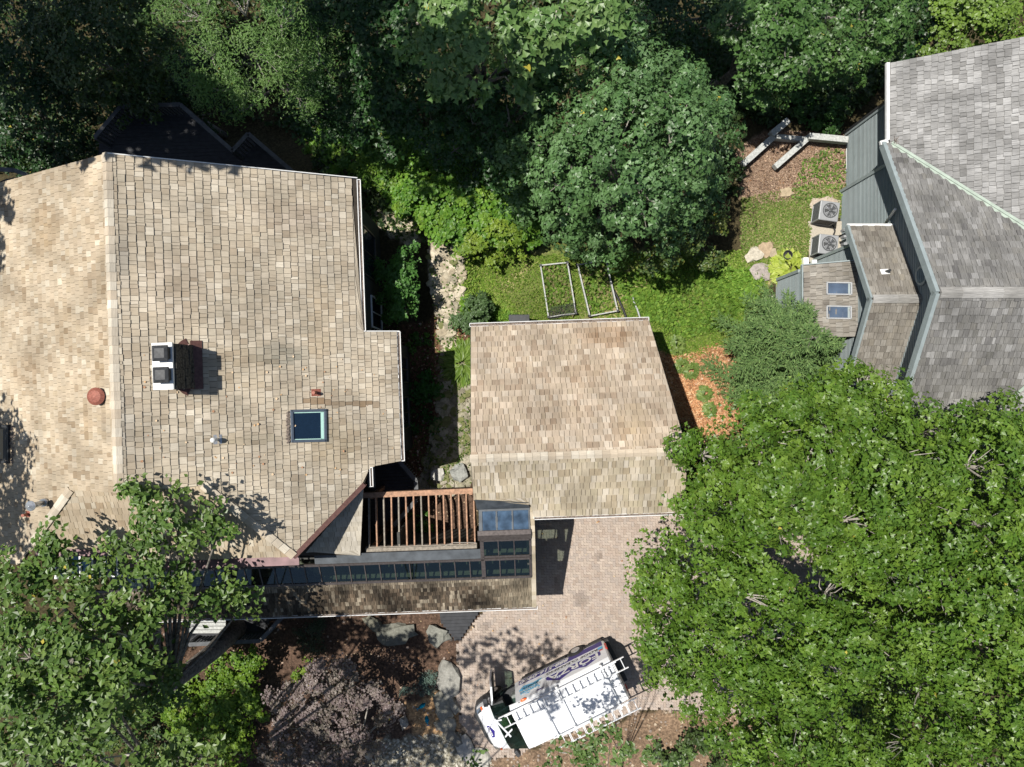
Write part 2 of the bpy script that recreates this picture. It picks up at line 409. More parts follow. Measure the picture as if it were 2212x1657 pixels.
def caps(a, b, wid, step, pal, parent, slope=.5, m='cedar', lift=.03, name='ridge_cap'):
    """two-winged ridge shakes laid one over the next from a to b"""
    a = Vector(a); b = Vector(b); d = (b-a); L = d.length; x = d.normalized()
    y = Vector((0, 0, 1)).cross(x).normalized(); n = max(1, int(L/step)); st = L/n
    palc = np.array(PAL[pal])
    for i in range(n):
        s = 1 if i % 2 else 1; w1 = wid*random.uniform(.92, 1.05)
        p0 = a+x*(i*st-.02); p1 = a+x*((i+1)*st+.004)
        h0, h1 = lift+.002, lift+.028
        dz = -wid*slope
        vs = [p0+Vector((0, 0, h0)), p1+Vector((0, 0, h1))]
        l0 = p0+y*w1+Vector((0, 0, h0+dz)); l1 = p1+y*w1+Vector((0, 0, h1+dz)); r0 = p0-y*w1+Vector((0, 0, h0+dz)); r1 = p1-y*w1+Vector((0, 0, h1+dz))
        t = Vector((0, 0, -.03))
        V = [vs[0], vs[1], l1, l0, r0, r1, vs[0]+t, vs[1]+t, l1+t, l0+t, r0+t, r1+t]
        fcs = [(0, 1, 2, 3), (1, 0, 4, 5), (3, 2, 8, 9), (5, 4, 10, 11), (2, 1, 7, 8), (1, 5, 11, 7), (0, 3, 9, 6), (4, 0, 6, 10)]
        c = palc[random.randrange(len(palc))]*random.uniform(.9, 1.08); o = random.uniform(0, 40)
        uv = np.array([(o, 0), (o, st), (o+wid, st), (o+wid, 0), (o-wid, 0), (o-wid, st)]*2, np.float32)
        uv = uv[:, ::1]
        me = npmesh(name, np.array([tuple(p) for p in V]), np.array(fcs), m, c, uv)
        link(name, me, parent)

# ------------------------------------------------------------------ leaves
LS = {  # local leaf outlines, x along the leaf, y across, z fold; triangles
 'kite': (np.array([(0, 0, 0), (.45, .34, .10), (1, 0, 0), (.45, -.34, .10)]), [(0, 2, 1), (0, 3, 2)]),
 'round': (np.array([(0, 0, 0), (.25, .45, .08), (.75, .42, .08), (1, 0, -.05), (.75, -.42, .08), (.25, -.45, .08)]), [(0, 2, 1), (0, 3, 2), (0, 4, 3), (0, 5, 4)]),
 'maple': (np.array([(0, 0, 0), (.18, .55, .08), (.42, .26, .0), (.98, 0, -.06), (.42, -.26, .0), (.18, -.55, .08)]), [(0, 2, 1), (0, 3, 2), (0, 4, 3), (0, 5, 4)]),
 'lance': (np.array([(0, 0, 0), (.4, .16, .04), (1, 0, -.05), (.4, -.16, .04)]), [(0, 2, 1), (0, 3, 2)]),
 'tuft': (np.array([(0, 0, 0), (.5, .13, .05), (1, 0, -.02), (.5, -.13, .05)]), [(0, 2, 1), (0, 3, 2)]),
 'blade': (np.array([(0, -.05, 0), (.55, 0, .1), (1, 0, -.1), (0, .05, 0)]), [(0, 1, 3), (3, 1, 2)]),
}
def leaves(name, pos, nrm, size, col, shape, m, parent, head=None, kind=None):
    base, tri = LS[shape]; n = len(pos)
    nrm = nrm/np.linalg.norm(nrm, axis=1, keepdims=True)
    h = rng.normal(size=(n, 3)) if head is None else head
    x = h-nrm*(h*nrm).sum(1, keepdims=True); x /= np.linalg.norm(x, axis=1, keepdims=True)+1e-9
    y = np.cross(nrm, x)
    V = pos[:, None]+size[:, None, None]*(base[None, :, 0:1]*x[:, None]+base[None, :, 1:2]*y[:, None]+base[None, :, 2:3]*nrm[:, None])
    k = len(base); f = (np.array(tri)[None]+(np.arange(n)*k)[:, None, None]).reshape(-1, 3)
    me = npmesh(name, V.reshape(-1, 3), f, m, np.repeat(col, k, 0))
    o = link(name, me, parent)
    if kind: o['kind'] = kind
    return o
def crown_points(lobes, dens=5.5, per=46, cr=.42, shell=(.72, 1.03), under=-.25, spread=.5, inner=.22, holes=-.22, space=0.0):
    """lobes: (x,y,z,r,rz). clumps on the upper shell of every lobe, leaves on each clump"""
    Ls = np.array([(l[0], l[1], l[2], l[3], l[4]) for l in lobes]); PO = []; NO = []; CI = []
    clumps = []
    for i, (cx, cy, cz, r, rz) in enumerate(Ls):
        n = int(dens*2*math.pi*r*(r+rz)/2)*(3 if space else 1)
        d = rng.normal(size=(n*3, 3)); d /= np.linalg.norm(d, axis=1, keepdims=True)
        d = d[d[:, 2] > under][:n]
        rad = rng.uniform(*shell, size=len(d))
        # lumpy outline
        rad *= 1+.13*np.sin(d[:, 0]*5+i)*np.cos(d[:, 1]*6+i*2)+.07*np.sin(d[:, 2]*9+d[:, 0]*7)
        p0_ = np.array([cx, cy, cz])+d*np.array([r, r, rz])
        nn_ = np.array([noise.noise(Vector(q)*1.05) for q in p0_]); rad *= 1+.45*nn_*min(1, r)
        p = np.array([cx, cy, cz])+d*rad[:, None]*np.array([r, r, rz])
        keep = np.ones(len(p), bool)
        keep &= (nn_ > holes)
        for j, (ax, ay, az, ar, arz) in enumerate(Ls):
            if j != i: keep &= (((p-np.array([ax, ay, az]))/np.array([ar, ar, arz]))**2).sum(1) > .5
        p = p[keep]; d = d[keep]
        for q, dd in zip(p, d):
            if space and clumps:
                cq = np.array([c_[0] for c_ in clumps[-400:]]); 
                if (((cq-q)**2).sum(1) < (space*rng.uniform(.8, 1.2))**2).any(): continue
            clumps.append((q, dd))
        # inner leaves that close the view into the crown
        ni = int(inner*n/(3 if space else 1)*per*.3); di = rng.normal(size=(ni, 3)); di /= np.linalg.norm(di, axis=1, keepdims=True)
        pi = np.array([cx, cy, cz])+di*(rng.uniform(.3, .75, size=ni)[:, None])*np.array([r, r, rz])
        PO.append(pi); NO.append(rng.normal(size=(ni, 3))*.6+np.array([0, 0, 1])); CI.append(np.full(ni, -1))
    for ci, (q, dd) in enumerate(clumps):
        n = int(per*rng.uniform(.5, 1.4)); c = cr*rng.uniform(.65, 1.35)
        e = rng.normal(size=(n, 3)); e /= np.linalg.norm(e, axis=1, keepdims=True); e[:, 2] = abs(e[:, 2])*.8-.15
        if space:
            p = q+e*c*rng.uniform(.55, 1.0, size=(n, 1))*np.array([1, 1, 1.0]); e = e*2.0
        else: p = q+e*c*rng.uniform(.35, 1.0, size=(n, 1))*np.array([1, 1, .6])
        nn = np.array([0, 0, .85 if not space else .38])+dd*(.35 if not space else .5)+e*spread+rng.normal(size=(n, 3))*.33
        PO.append(p); NO.append(nn); CI.append(np.full(n, ci))
    return np.concatenate(PO), np.concatenate(NO), np.concatenate(CI), clumps
SEAMS = []
for w0, L_ in ((.30, [(330,400),(440,478),(590,535),(740,530)]), (.24, [(585,550),(600,650)]), (.42, [(645,700),(690,770),(650,850),(630,930)]), (.20, [(500,260),(560,360)]), (.22, [(740,340),(850,320)]),
               (.20, [(300,640),(385,580)]), (.22, [(860,710),(930,675)]), (.16, [(100,380),(230,400)]), (.16, [(400,100),(470,170)]), (.18, [(560,120),(700,180)]), (.16, [(200,540),(330,560)]), (.20, [(790,110),(850,210),(830,300)])):
    SEAMS.append((w0, [tuple(P(1338.7+.878*x, 820.5+.878*y, 7.0)[:2]) for x, y in L_]))
def tree(name, label, cat, lobes_px, base, pal, size=.13, shape='maple', m='glossleaf', dens=5.5, per=46, cr=.42, trunk_r=.2,
         bark='bark', twigs=.35, inner=.22, group=None, fork_at=None, limb=1.0, under=-.25, flat=.75, jitter=.22, world=False, spread=.5, shell=(.72, 1.03), space=0.0, sub=0):
    lobes = []
    for l in lobes_px:
        if world: lobes.append(l if len(l) > 4 else (*l, l[3]*flat)); continue
        u, v, z, r = l[:4]; p = P(u, v, z); lobes.append((p.x, p.y, p.z, r, r*flat))
    bx, by = base; bz = float(tz(bx, by))-.1
    big = lobes
    if sub:                                     # boughs: every lobe breaks into smaller domes at their own heights
        out = []
        for x, y, z, r, rz_ in lobes:
            put = []; tries = 0
            while len(put) < sub*max(.5, r/1.5)**2 and tries < 60:
                tries += 1; a = rng.uniform(0, 6.28); q = r*.80*math.sqrt(rng.random()); px_, py_ = x+q*math.cos(a), y+q*math.sin(a)
                if any((px_-o[0])**2+(py_-o[1])**2 < (max(.55, r*.58))**2 for o in put): continue
                k = max(.32, min(.72, r*.42))*rng.uniform(.75, 1.25)
                put.append((px_, py_, z+rz_*math.sqrt(max(0, 1-(q/r)**2))*.7+rng.uniform(-1.0, .35), k, k*1.05))
            out += put
        lobes = out
    t = thing(name, label, cat, (bx, by, bz), 0, group)
    po, no, ci, cl = crown_points(lobes, dens, per, cr, under=under, inner=inner, spread=spread, shell=shell, space=space)
    if sub:                                     # deep shaded foliage between and below the boughs
        for x, y, z, r, rz_ in big:
            m_ = int(r*r*210); a = rng.uniform(0, 6.28, m_); q = r*np.sqrt(rng.random(m_)); pz = z+rng.uniform(-2.3, -1.0, m_)
            po = np.concatenate([po, np.stack([x+q*np.cos(a), y+q*np.sin(a), pz], 1)]); no = np.concatenate([no, rng.normal(size=(m_, 3))*.4+np.array([0, 0, 1])]); ci = np.concatenate([ci, np.full(m_, -1)])
    if sub:                                     # seams where neighbouring crowns keep apart
        px_, py_ = po[:, 0]+.12*nz(po[:, 0], po[:, 1], 4), po[:, 1]+.12*nz(po[:, 0], po[:, 1], 4, 3); ok = np.ones(len(po), bool)
        for w0, line in SEAMS:
            for (x1, y1), (x2, y2) in zip(line[:-1], line[1:]):
                t_ = np.clip(((px_-x1)*(x2-x1)+(py_-y1)*(y2-y1))/((x2-x1)**2+(y2-y1)**2), 0, 1)
                ok &= np.hypot(px_-x1-t_*(x2-x1), py_-y1-t_*(y2-y1)) > w0*(.45+.55*rng.random(len(po)))
        po, no, ci = po[ok], no[ok], ci[ok]
    n = len(po); palc = np.array(pal)
    cc = palc[rng.integers(0, len(palc), max(1, len(cl)))]*rng.uniform(1-jitter, 1+jitter, (max(1, len(cl)), 1))
    lc = palc[rng.integers(0, len(palc), n)]*rng.uniform(.75, 1.25, (n, 1))
    col = np.where(ci[:, None] >= 0, .55*cc[np.maximum(ci, 0)]+.45*lc, lc)
    if name != 'spruce_tree':
        yl = rng.random(n) < .0012; col[yl] = (.45, .38, .06)
    leaves('crown', po, no, size*rng.uniform(.65, 1.3, n), col, shape, m, t)
    top = np.array([l[:3] for l in lobes]).mean(0)
    fork = Vector((bx*.6+top[0]*.4, by*.6+top[1]*.4, bz+(top[2]-bz)*.45))
    if fork_at: fork = Vector(fork_at)
    b = B(); mid = Vector((bx, by, bz)).lerp(fork, .5)+Vector((.1, -.06, 0))
    b.tube([(bx, by, bz), mid, fork], [trunk_r*1.3, trunk_r, trunk_r*.8], 8); b.build('trunk', bark, t, smooth=True)
    g = B(); tw = B()
    for li, l in enumerate(big):
        c = Vector(l[:3])-Vector((0, 0, l[4]*.35)); k = fork.lerp(c, .5)+Vector((random.uniform(-.2, .2), random.uniform(-.2, .2), .25))
        g.tube([fork, k, c], [trunk_r*.55*limb, trunk_r*.3*limb, trunk_r*.12*limb], 5, False)
    for q, dd in cl:
        if random.random() < twigs:
            li = min(big, key=lambda l: (l[0]-q[0])**2+(l[1]-q[1])**2+(l[2]-q[2])**2)
            c = Vector(li[:3])-Vector((0, 0, li[4]*.35)); q = Vector(q)
            k = c.lerp(q, .55)+Vector((random.uniform(-.12, .12), random.uniform(-.12, .12), -.05))
            tw.tube([c, k, q+Vector((0, 0, .05))], [.028, .018, .008], 3, False)
    tag(g.build('limbs', bark, t, smooth=True), kind='stuff')
    if tw.v: tag(tw.build('twigs', 'palebark', t), kind='stuff')
    return t
def shrub(name, label, cat, lobes_px, pal, size=.09, shape='round', m='leaf', dens=9, per=40, cr=.22, flat=.8, group=None, inner=.4, spread=.5, jitter=.2, under=-.1):
    p = G(lobes_px[0][0], lobes_px[0][1])
    lobes = []
    for u, v, z, r in lobes_px:
        q = P(u, v, z); zz = float(tz(q.x, q.y)); q = P(u, v, z+zz); lobes.append((q.x, q.y, q.z, r, r*flat))
    t = thing(name, label, cat, (lobes[0][0], lobes[0][1], float(tz(lobes[0][0], lobes[0][1]))), 0, group)
    po, no, ci, cl = crown_points(lobes, dens, per, cr, under=under, inner=inner, spread=spread)
    n = len(po); palc = np.array(pal); cc = palc[rng.integers(0, len(palc), max(1, len(cl)))]*rng.uniform(1-jitter, 1+jitter, (max(1, len(cl)), 1))
    lc = palc[rng.integers(0, len(palc), n)]*rng.uniform(.75, 1.25, (n, 1)); col = np.where(ci[:, None] >= 0, .55*cc[np.maximum(ci, 0)]+.45*lc, lc)
    leaves('foliage', po, no, size*rng.uniform(.65, 1.3, n), col, shape, m, t)
    s = B()
    for l in lobes:
        g = Vector((l[0], l[1], float(tz(l[0], l[1]))-.05))
        for k in range(3):
            s.tube([g, g.lerp(Vector(l[:3]), .6)+Vector((random.uniform(-.1, .1), random.uniform(-.1, .1), 0)), Vector(l[:3])+Vector((random.uniform(-.3, .3)*l[3], random.uniform(-.3, .3)*l[3], l[4]*.5))], [.03, .02, .01], 4, False)
    tag(s.build('stems', 'bark', t), kind='stuff')
    return t

# ================================================================== SETTING
def px2(poly): return [tuple(P(u, v, 0)[:2]) for u, v in poly]
Z = {}
Z['drive'] = px2([(1150,1085),(1490,1080),(1750,1150),(1900,1500),(1950,1600),(1820,1600),(1700,1520),(1560,1545),(1400,1530),(1300,1560),(1150,1612),(1115,1632),(1060,1640),(1000,1590),(985,1500),(988,1392),(1052,1312),(1150,1312)])
Z['grass'] = px2([(1005,560),(1150,520),(1600,560),(1640,440),(1840,410),(1830,470),(1755,480),(1740,560),(1660,600),(1650,700),(1560,740),(1500,790),(1400,760),(1060,720),(985,640)])
Z['chip'] = px2([(1580,330),(1650,285),(1840,285),(1840,410),(1640,440),(1600,420)])
Z['straw'] = px2([(1475,770),(1560,740),(1640,800),(1660,960),(1500,960),(1400,760)])
Z['rockpath'] = px2([(925,500),(1005,530),(1003,640),(975,720),(1030,800),(1030,1065),(900,1065),(945,900),(955,760),(935,640)])
Z['rocktop'] = px2([(790,430),(880,450),(900,500),(900,540),(830,500)])
Z['mulch'] = px2([(600,1060),(1030,1060),(1045,1330),(990,1395),(985,1500),(1000,1590),(1060,1657),(500,1700),(300,1400)])
Z['mulch2'] = px2([(800,690),(960,700),(1060,720),(1040,1000),(900,1065),(800,1060)])
Z['tan'] = px2([(880,1510),(960,1490),(985,1500),(1000,1570),(900,1600)])
Z['gravel'] = px2([(800,1600),(990,1580),(1070,1657),(1060,1800),(780,1800)])
Z['dirt'] = px2([(1060,1640),(1115,1632),(1300,1560),(1400,1530),(1560,1545),(1700,1520),(1750,1800),(1060,1800)])
ZC = {'drive': (.16,.13,.10), 'grass': (.12,.145,.04), 'chip': (.26,.18,.125), 'straw': (.42,.22,.11), 'rockpath': (.26,.22,.16), 'rocktop': (.26,.22,.15),
      'mulch': (.095,.06,.042), 'mulch2': (.13,.07,.04), 'tan': (.40,.25,.13), 'gravel': (.22,.20,.15), 'dirt': (.19,.13,.085)}  # dirt tone lowered to paint in the dappled shade of the maples
fine = np.arange(-26, 26.01, .2)
far = np.array([30, 36, 45, 60, 85, 120, 180, 280, 420.])
gx = np.concatenate([-far[::-1], fine, far]); gy = gx.copy()
X, Y = np.meshgrid(gx, gy); xy = np.stack([X.ravel(), Y.ravel()], 1)
zz = tz(xy[:, 0], xy[:, 1])
gc = np.tile(np.array([.055, .045, .022]), (len(xy), 1)).astype(float)
wob = np.stack([nz(xy[:, 0], xy[:, 1], 2.3)*.25+nz(xy[:, 0], xy[:, 1], 7)*.1, nz(xy[:, 0], xy[:, 1], 2.1, 5.0)*.25], 1)
for k in ('mulch', 'mulch2', 'dirt', 'gravel', 'tan', 'grass', 'chip', 'straw', 'rockpath', 'rocktop'):
    s = inpoly(xy+wob, Z[k]); gc[s] = ZC[k]
pt = sm(.1, .7, nz(xy[:, 0], xy[:, 1], 1.1, 2.0))[:, None]
s = inpoly(xy+wob, Z['grass']); gc[s] = (gc*(1-pt*.7)+np.array([.34, .27, .15])*pt*.7)[s]
s = inpoly(xy, Z['drive']); gc[s] = ZC['drive']
gc *= (1+.22*nz(xy[:, 0], xy[:, 1], 3.3, 1.0))[:, None]
nx = len(gx); idx = np.arange(nx*nx).reshape(nx, nx)
gf = np.stack([idx[:-1, :-1], idx[:-1, 1:], idx[1:, 1:], idx[1:, :-1]], -1).reshape(-1, 4)
tag(link('ground', npmesh('ground', np.stack([xy[:, 0], xy[:, 1], zz], 1), gf, 'ground', gc, smooth=True)), kind='structure')

# driveway of interlocking pavers in herringbone
dbase = B(); dbase.prism([(x, y, .012) for x, y in Z['drive']], .05)
drive = tag(dbase.build('driveway', 'under'), kind='structure')
bw = .112
PT = np.array([(0, 0), (.5, 0), (1, 0), (1.5, 0), (2, 0), (2, .5), (2, 1), (1.5, 1), (1, 1), (.5, 1), (0, 1), (0, .5)])
ins = .032
cand = []
for i in range(-160, 160):
    for j in range(-80, 80):
        ox, oy = i*1+j*4, i*1
        for kind in (0, 1):
            if kind == 0: q = PT.copy(); q = np.clip(q, ins, [2-ins, 1-ins])
            else: q = np.clip(PT, ins, [2-ins, 1-ins])[:, ::-1]+np.array([2, -1])
            q = (q+np.array([ox, oy]))*bw
            cx, cy = q.mean(0)
            if -4 < cx < 14 and -17 < cy < -3: cand.append(q+np.array([0, 0]))
cand = np.array(cand); cen = cand.mean(1)
ang = math.radians(-2)
def rr(a): return np.stack([a[..., 0]*math.cos(ang)-a[..., 1]*math.sin(ang), a[..., 0]*math.sin(ang)+a[..., 1]*math.cos(ang)], -1)
keep = inpoly(rr(cen), Z['drive']); 
# stay outside the garage and the walkway
cand = cand[keep]
def tri(x): return abs((x % 1.0)-.5)*2-.5
wv = np.stack([cand[..., 0]+.016*np.sin(cand[..., 1]/bw*math.pi*2+.6), cand[..., 1]+.016*np.sin(cand[..., 0]/bw*math.pi*2+.6)], -1)
wv = rr(wv); nP = len(wv)
topz = (.052+rng.normal(size=nP)*.0018)
pv = np.zeros((nP, 24, 3)); pv[:, :12, :2] = wv; pv[:, 12:, :2] = wv; pv[:, :12, 2] = topz[:, None]; pv[:, 12:, 2] = .008
pc = np.array([(.385, .315, .265), (.41, .34, .285), (.36, .29, .24), (.39, .325, .28), (.42, .35, .295), (.36, .305, .265)])[rng.integers(0, 6, nP)]*rng.uniform(.93, 1.06, (nP, 1))
pcn = wv.mean(1); pc = pc*(1+.07*nz(pcn[:, 0], pcn[:, 1], .8)+.05*nz(pcn[:, 0], pcn[:, 1], 2.9, 3))[:, None]
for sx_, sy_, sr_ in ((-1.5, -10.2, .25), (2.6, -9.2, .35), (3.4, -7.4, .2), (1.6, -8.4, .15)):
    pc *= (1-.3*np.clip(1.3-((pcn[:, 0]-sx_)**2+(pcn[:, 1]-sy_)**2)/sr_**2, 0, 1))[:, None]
pf4 = [(i, i+12, (i+1) % 12+12, (i+1) % 12) for i in range(12)]+[(0, 1, 10, 11), (1, 2, 9, 10), (2, 3, 8, 9), (3, 4, 7, 8), (4, 5, 6, 7), (0, 11, 10, 1)][:0]
top4 = [(0, 1, 10, 11), (1, 2, 9, 10), (2, 3, 8, 9), (3, 4, 7, 8), (4, 5, 6, 7), (0, 0, 0, 0)][:5]
# the end caps between 10-11-0 and 4-5-6 are already covered by the strips above
pfa = np.array(pf4+top4)
vis = []
pc2 = wv.mean(1)
order = np.argsort(np.hypot(pc2[:, 0]-2.5, pc2[:, 1]+7.5))
sel = set(order[:300].tolist())
for i in order[:300]:
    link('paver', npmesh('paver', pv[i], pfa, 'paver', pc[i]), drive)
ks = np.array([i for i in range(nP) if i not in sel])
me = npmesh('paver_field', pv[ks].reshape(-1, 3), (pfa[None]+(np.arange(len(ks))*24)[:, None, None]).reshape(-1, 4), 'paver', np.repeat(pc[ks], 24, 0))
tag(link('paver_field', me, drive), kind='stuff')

# ================================================================== CEDAR HOUSE (left)
RZ, RX = 8.73, -11.9
E_ = (RZ+.5*RX, -.5, 0.0)          # z = 2.78 - .5x
W_ = (RZ-.5*RX, .5, 0.0)
def pe(u, v): return PP(u, v, *E_)
def pw(u, v): return PP(u, v, *W_)
YN = 7.31
XE, XE2 = -5.15, -4.04
ze = lambda x: E_[0]+E_[1]*x
zw = lambda x: W_[0]+W_[1]*x
house = thing('cedar_shake_house', 'large house on the left under a cream cedar shake gable roof with chimney and skylight', 'house', (-11, 0, 0))
stepY = P(779, 717, 5.3).y; s2 = pe(862, 996); s3 = pe(797, 1004); s4 = pe(786, 1046); hipE = Vector((-7.41, -5.46, ze(-7.41))); hipT = Vector((-9.80, -2.86, ze(-9.80)))
ridN = Vector((RX, YN, RZ)); ridS = Vector((RX, -2.83, RZ))
east = [ridN, (XE, YN-.04, ze(XE)), (XE, stepY, ze(XE)), (XE2, stepY, ze(XE2)), (XE2, s2.y, ze(XE2)), (s3.x, s2.y-.12, ze(s3.x)), (s4.x, s4.y, ze(s4.x)), hipE, hipT, (RX, -2.86, RZ)]
hipTW = Vector((-14.0, -2.86, zw(-14.0))); hipW = Vector((-16.6, -5.46, zw(-16.6)))
west = [ridN, (RX, -2.86, RZ), hipTW, hipW, (-18.6, -5.46, zw(-18.6)), (-18.6, YN, zw(-18.6))]
south = [hipT, hipE, (-13.9, -5.46, 6.49), (-13.9, -4.95, 6.73), (-16.2, -4.95, 6.74), (-16.2,-4.95,6.74), hipTW]
sp = lambda y: 7.68+.46*(y+2.86)
south = [(-9.80, -2.86, sp(-2.86)), (-7.41, -5.46, sp(-5.46)), (-13.2, -5.46, sp(-5.46)), (-13.2, -4.85, sp(-4.85)), (-16.0, -4.85, sp(-4.85)), (-14.0, -2.86, sp(-2.86))]
re = slab(east, .16, 'east_roof', 'under', house); rw = slab(west, .16, 'west_roof', 'under', house); rs = slab(south, .14, 'south_roof', 'under', house)
sets = []
def stains(a, spots, seed=0.0, amt=.12):
    V, UV, C = a[:3]; c = V[:, :4].mean(1)
    C = C*(1+amt*nz(c[:, 0], c[:, 1], 1.1, seed)+amt*.6*nz(c[:, 0], c[:, 1], 3.7, seed+2))[:, None]
    for x, y, rx, ry, col in spots:
        d = ((c[:, 0]-x)/rx)**2+((c[:, 1]-y)/ry)**2; k = np.clip(1.25-d, 0, 1)[:, None]*rng.uniform(.5, 1.0, (len(C), 1)); C = C*(1-k)+C*np.array(col)*k
    return (V, UV, C.astype(np.float32), *a[3:])
def S3(poly, down, pal, part, m='cedar', expo=.238, wr=(.09, .26), th=.024, **k):
    a = shingles(poly, down, expo, wr, th, pal, **k); return (*a, m, part)
sp_ = []
for u, v, ru, rv, c in ((605, 768, 60, 26, (.62, .66, .68)), (265, 900, 14, 90, (.72, .74, .78)), (262, 560, 12, 60, (.8, .82, .86)), (760, 874, 60, 7, (.55, .45, .36)), (690, 868, 50, 7, (.5, .38, .28)), (520, 800, 70, 60, (.9, .88, .84)),
                        (640, 470, 90, 40, (.85, .82, .82)), (380, 620, 60, 90, (.88, .85, .84)), (690, 700, 30, 120, (.9, .86, .8)), (520, 950, 90, 12, (.8, .8, .76)), (720, 960, 60, 60, (.88, .84, .76)), (440, 860, 50, 12, (.75, .74, .72))):
    q = pe(u, v); sp_.append((q.x, q.y, ru/66, rv/66, c))
sets.append(stains(S3(east, (1, 0, 0), 'cedar_e', re, th=.034, gap=.011), sp_))
sp_ = []
for u, v, ru, rv, c in ((222, 600, 12, 60, (.72, .68, .62)), (215, 790, 14, 50, (.74, .68, .6)), (190, 900, 10, 60, (.8, .74, .66)), (225, 900, 8, 40, (.7, .68, .66)), (100, 500, 40, 60, (.88, .82, .74)), (140, 700, 30, 50, (.88, .84, .78)), (60, 800, 50, 40, (.9, .85, .8))):
    q = pw(u, v); sp_.append((q.x, q.y, ru/60, rv/66, c))
sets.append(stains(S3(west, (-1, 0, 0), 'cedar_w', rw, expo=.215, th=.03, gap=.008), sp_, 3.0))
sets.append(S3(south, (0, -1, 0), 'cedar_w', rs, th=.026))
emit(sets, house, 300)
caps(ridN+Vector((0, .02, 0)), ridS, .15, .27, 'cap', re)
caps((-9.80, -2.86, ze(-9.80)+.02), (-7.41, -5.46, ze(-7.41)+.02), .14, .27, 'cap', rs, slope=.25)
caps((-14.0, -2.86, sp(-2.86)+.02), (-16.0, -4.85, sp(-4.85)+.02), .14, .27, 'cap', rs, slope=.25)
# gable-let above the south slope, fascia of the diagonal cut
g = B(); g.prism([(RX, -2.87, RZ-.02), (-9.8, -2.87, ze(-9.8)-.03), (-14.0, -2.87, zw(-14)-.03)], (0, .03, 0)); g.build('gablet', 'darkwall', house)
a, b_ = s4+Vector((.02, .0, .03)), hipE+Vector((0, -.03, .03))
g = B(); g.beam(a, b_, .16, .06); g.beam(a-Vector((-.02, .04, .18)), b_-Vector((-.02, .04, .18)), .05, .3); g.build('diagonal_flashing', 'brownmetal', house)
g = B(); g.beam((-7.3, -5.63, 6.32), (-13.2, -5.63, 6.32), .34, .04); g.beam((-13.2, -5.02, 6.6), (-15.9, -5.02, 6.6), .34, .04); each(g, 'mauve_flashing', 'mauve', house)
# gutters on the east eaves
def gutter(a, b, parent, out, name='gutter', w_=.12):
    a = Vector(a); b = Vector(b); o = Vector(out)
    g = B(); g.beam(a+o*w_, b+o*w_, .022, .11); g.beam(a+o*.01, b+o*.01, .02, .11)
    g.beam(a+o*w_*.5-Vector((0, 0, .05)), b+o*w_*.5-Vector((0, 0, .05)), w_, .012)
    for e in (a, b): g.box(e+o*w_*.5, (.13 if abs(o.x) > .5 else .02, .02 if abs(o.x) > .5 else .13, .11))
    gt = g.build(name, 'gutter', parent)
    d = B(); d.beam(a+o*w_*.5-Vector((0, 0, .03)), b+o*w_*.5-Vector((0, 0, .03)), w_*.8, .03)
    d.build('leaf_debris', 'debris', gt)
    return gt
gutter((XE+.01, YN-.05, ze(XE)-.05), (XE+.01, stepY+.02, ze(XE)-.05), house, (1, 0, 0))
gutter((XE2+.01, stepY, ze(XE2)-.05), (XE2+.01, s2.y, ze(XE2)-.05), house, (1, 0, 0))
gutter((s3.x+.01, s2.y-.14, ze(s3.x)-.05), (s3.x+.01, s4.y-.1, ze(s3.x)-.05), house, (1, 0, 0), w_=.1)
g = B(); g.beam((XE+.05, stepY+.02, ze(XE)-.02), (XE2+.1, stepY+.02, ze(XE2)-.02), .03, .06); g.beam((XE, YN+.01, ze(XE)-.06), (RX, YN+.01, RZ-.06), .03, .18); each(g, 'rake_trim', 'white', house)
# walls
g = B()
def wallbox(g, x0, x1, y0, y1, z0, z1): g.box(((x0+x1)/2, (y0+y1)/2, (z0+z1)/2), (x1-x0, y1-y0, z1-z0))
wallbox(g, -17.9, -5.42, -2.8, 6.78, -4.5, 4.6)
wallbox(g, -10, -4.32, -2.55, stepY-.3, -1, 4.3)
wallbox(g, -17.9, -7.6, -5.2, -2.8, -1, 4.6)
g.prism([(-17.9, 6.7, 4.6), (-5.42, 6.7, 4.6), (-5.42, 6.7, ze(-5.42)-.2), (RX, 6.7, RZ-.2), (-17.9, 6.7, zw(-17.9)-.2)], (0, -9, 0))
g.build('wall', 'darkwall', house)
M['darkboard'] = M['darkwall']
# clapboards on the two east faces
PAL['dark'] = [(.055, .055, .05), (.06, .06, .055)]
PAL['blue'] = [(.26, .295, .30), (.27, .305, .31), (.25, .285, .29)]
PAL['blue2'] = [(.20, .255, .275), (.205, .26, .28)]
M['boardmat'] = wood_mat('clapboard paint', .12, fu=3, fv=20, stain=.08)
def clap(poly, pal, parent, expo=.13, name='clapboard', limit=300):
    out = []
    V, UV, C = shingles(poly, (0, 0, -1), expo, (50, 60), .016, pal, gap=.0, ragged=0, jit=.02, over=1.0)
    for i in range(min(len(V), limit)):
        link(name, sh_mesh(name, V[i:i+1], UV[i:i+1], C[i:i+1], 'boardmat'), parent)
ew = B(); ew.prism([(-5.40, -2.5, -.6), (-5.40, 6.78, -.6), (-5.40, 6.78, 5.2), (-5.40, -2.5, 5.2)], (-.02, 0, 0)); ewo = ew.build('east_wall', 'darkwall', house)
clap([(-5.39, stepY-.3, -.3), (-5.39, 6.78, -.3), (-5.39, 6.78, 5.2), (-5.39, stepY-.3, 5.2)], 'dark', ewo)
ew = B(); ew.prism([(-4.30, -2.55, -.4), (-4.30, stepY-.3, -.4), (-4.30, stepY-.3, 4.6), (-4.30, -2.55, 4.6)], (-.02, 0, 0)); ewo2 = ew.build('east_wall', 'darkwall', house)
clap([(-4.29, -2.5, .1), (-4.29, stepY-.3, .1), (-4.29, stepY-.3, 4.6), (-4.29, -2.5, 4.6)], 'dark', ewo2)
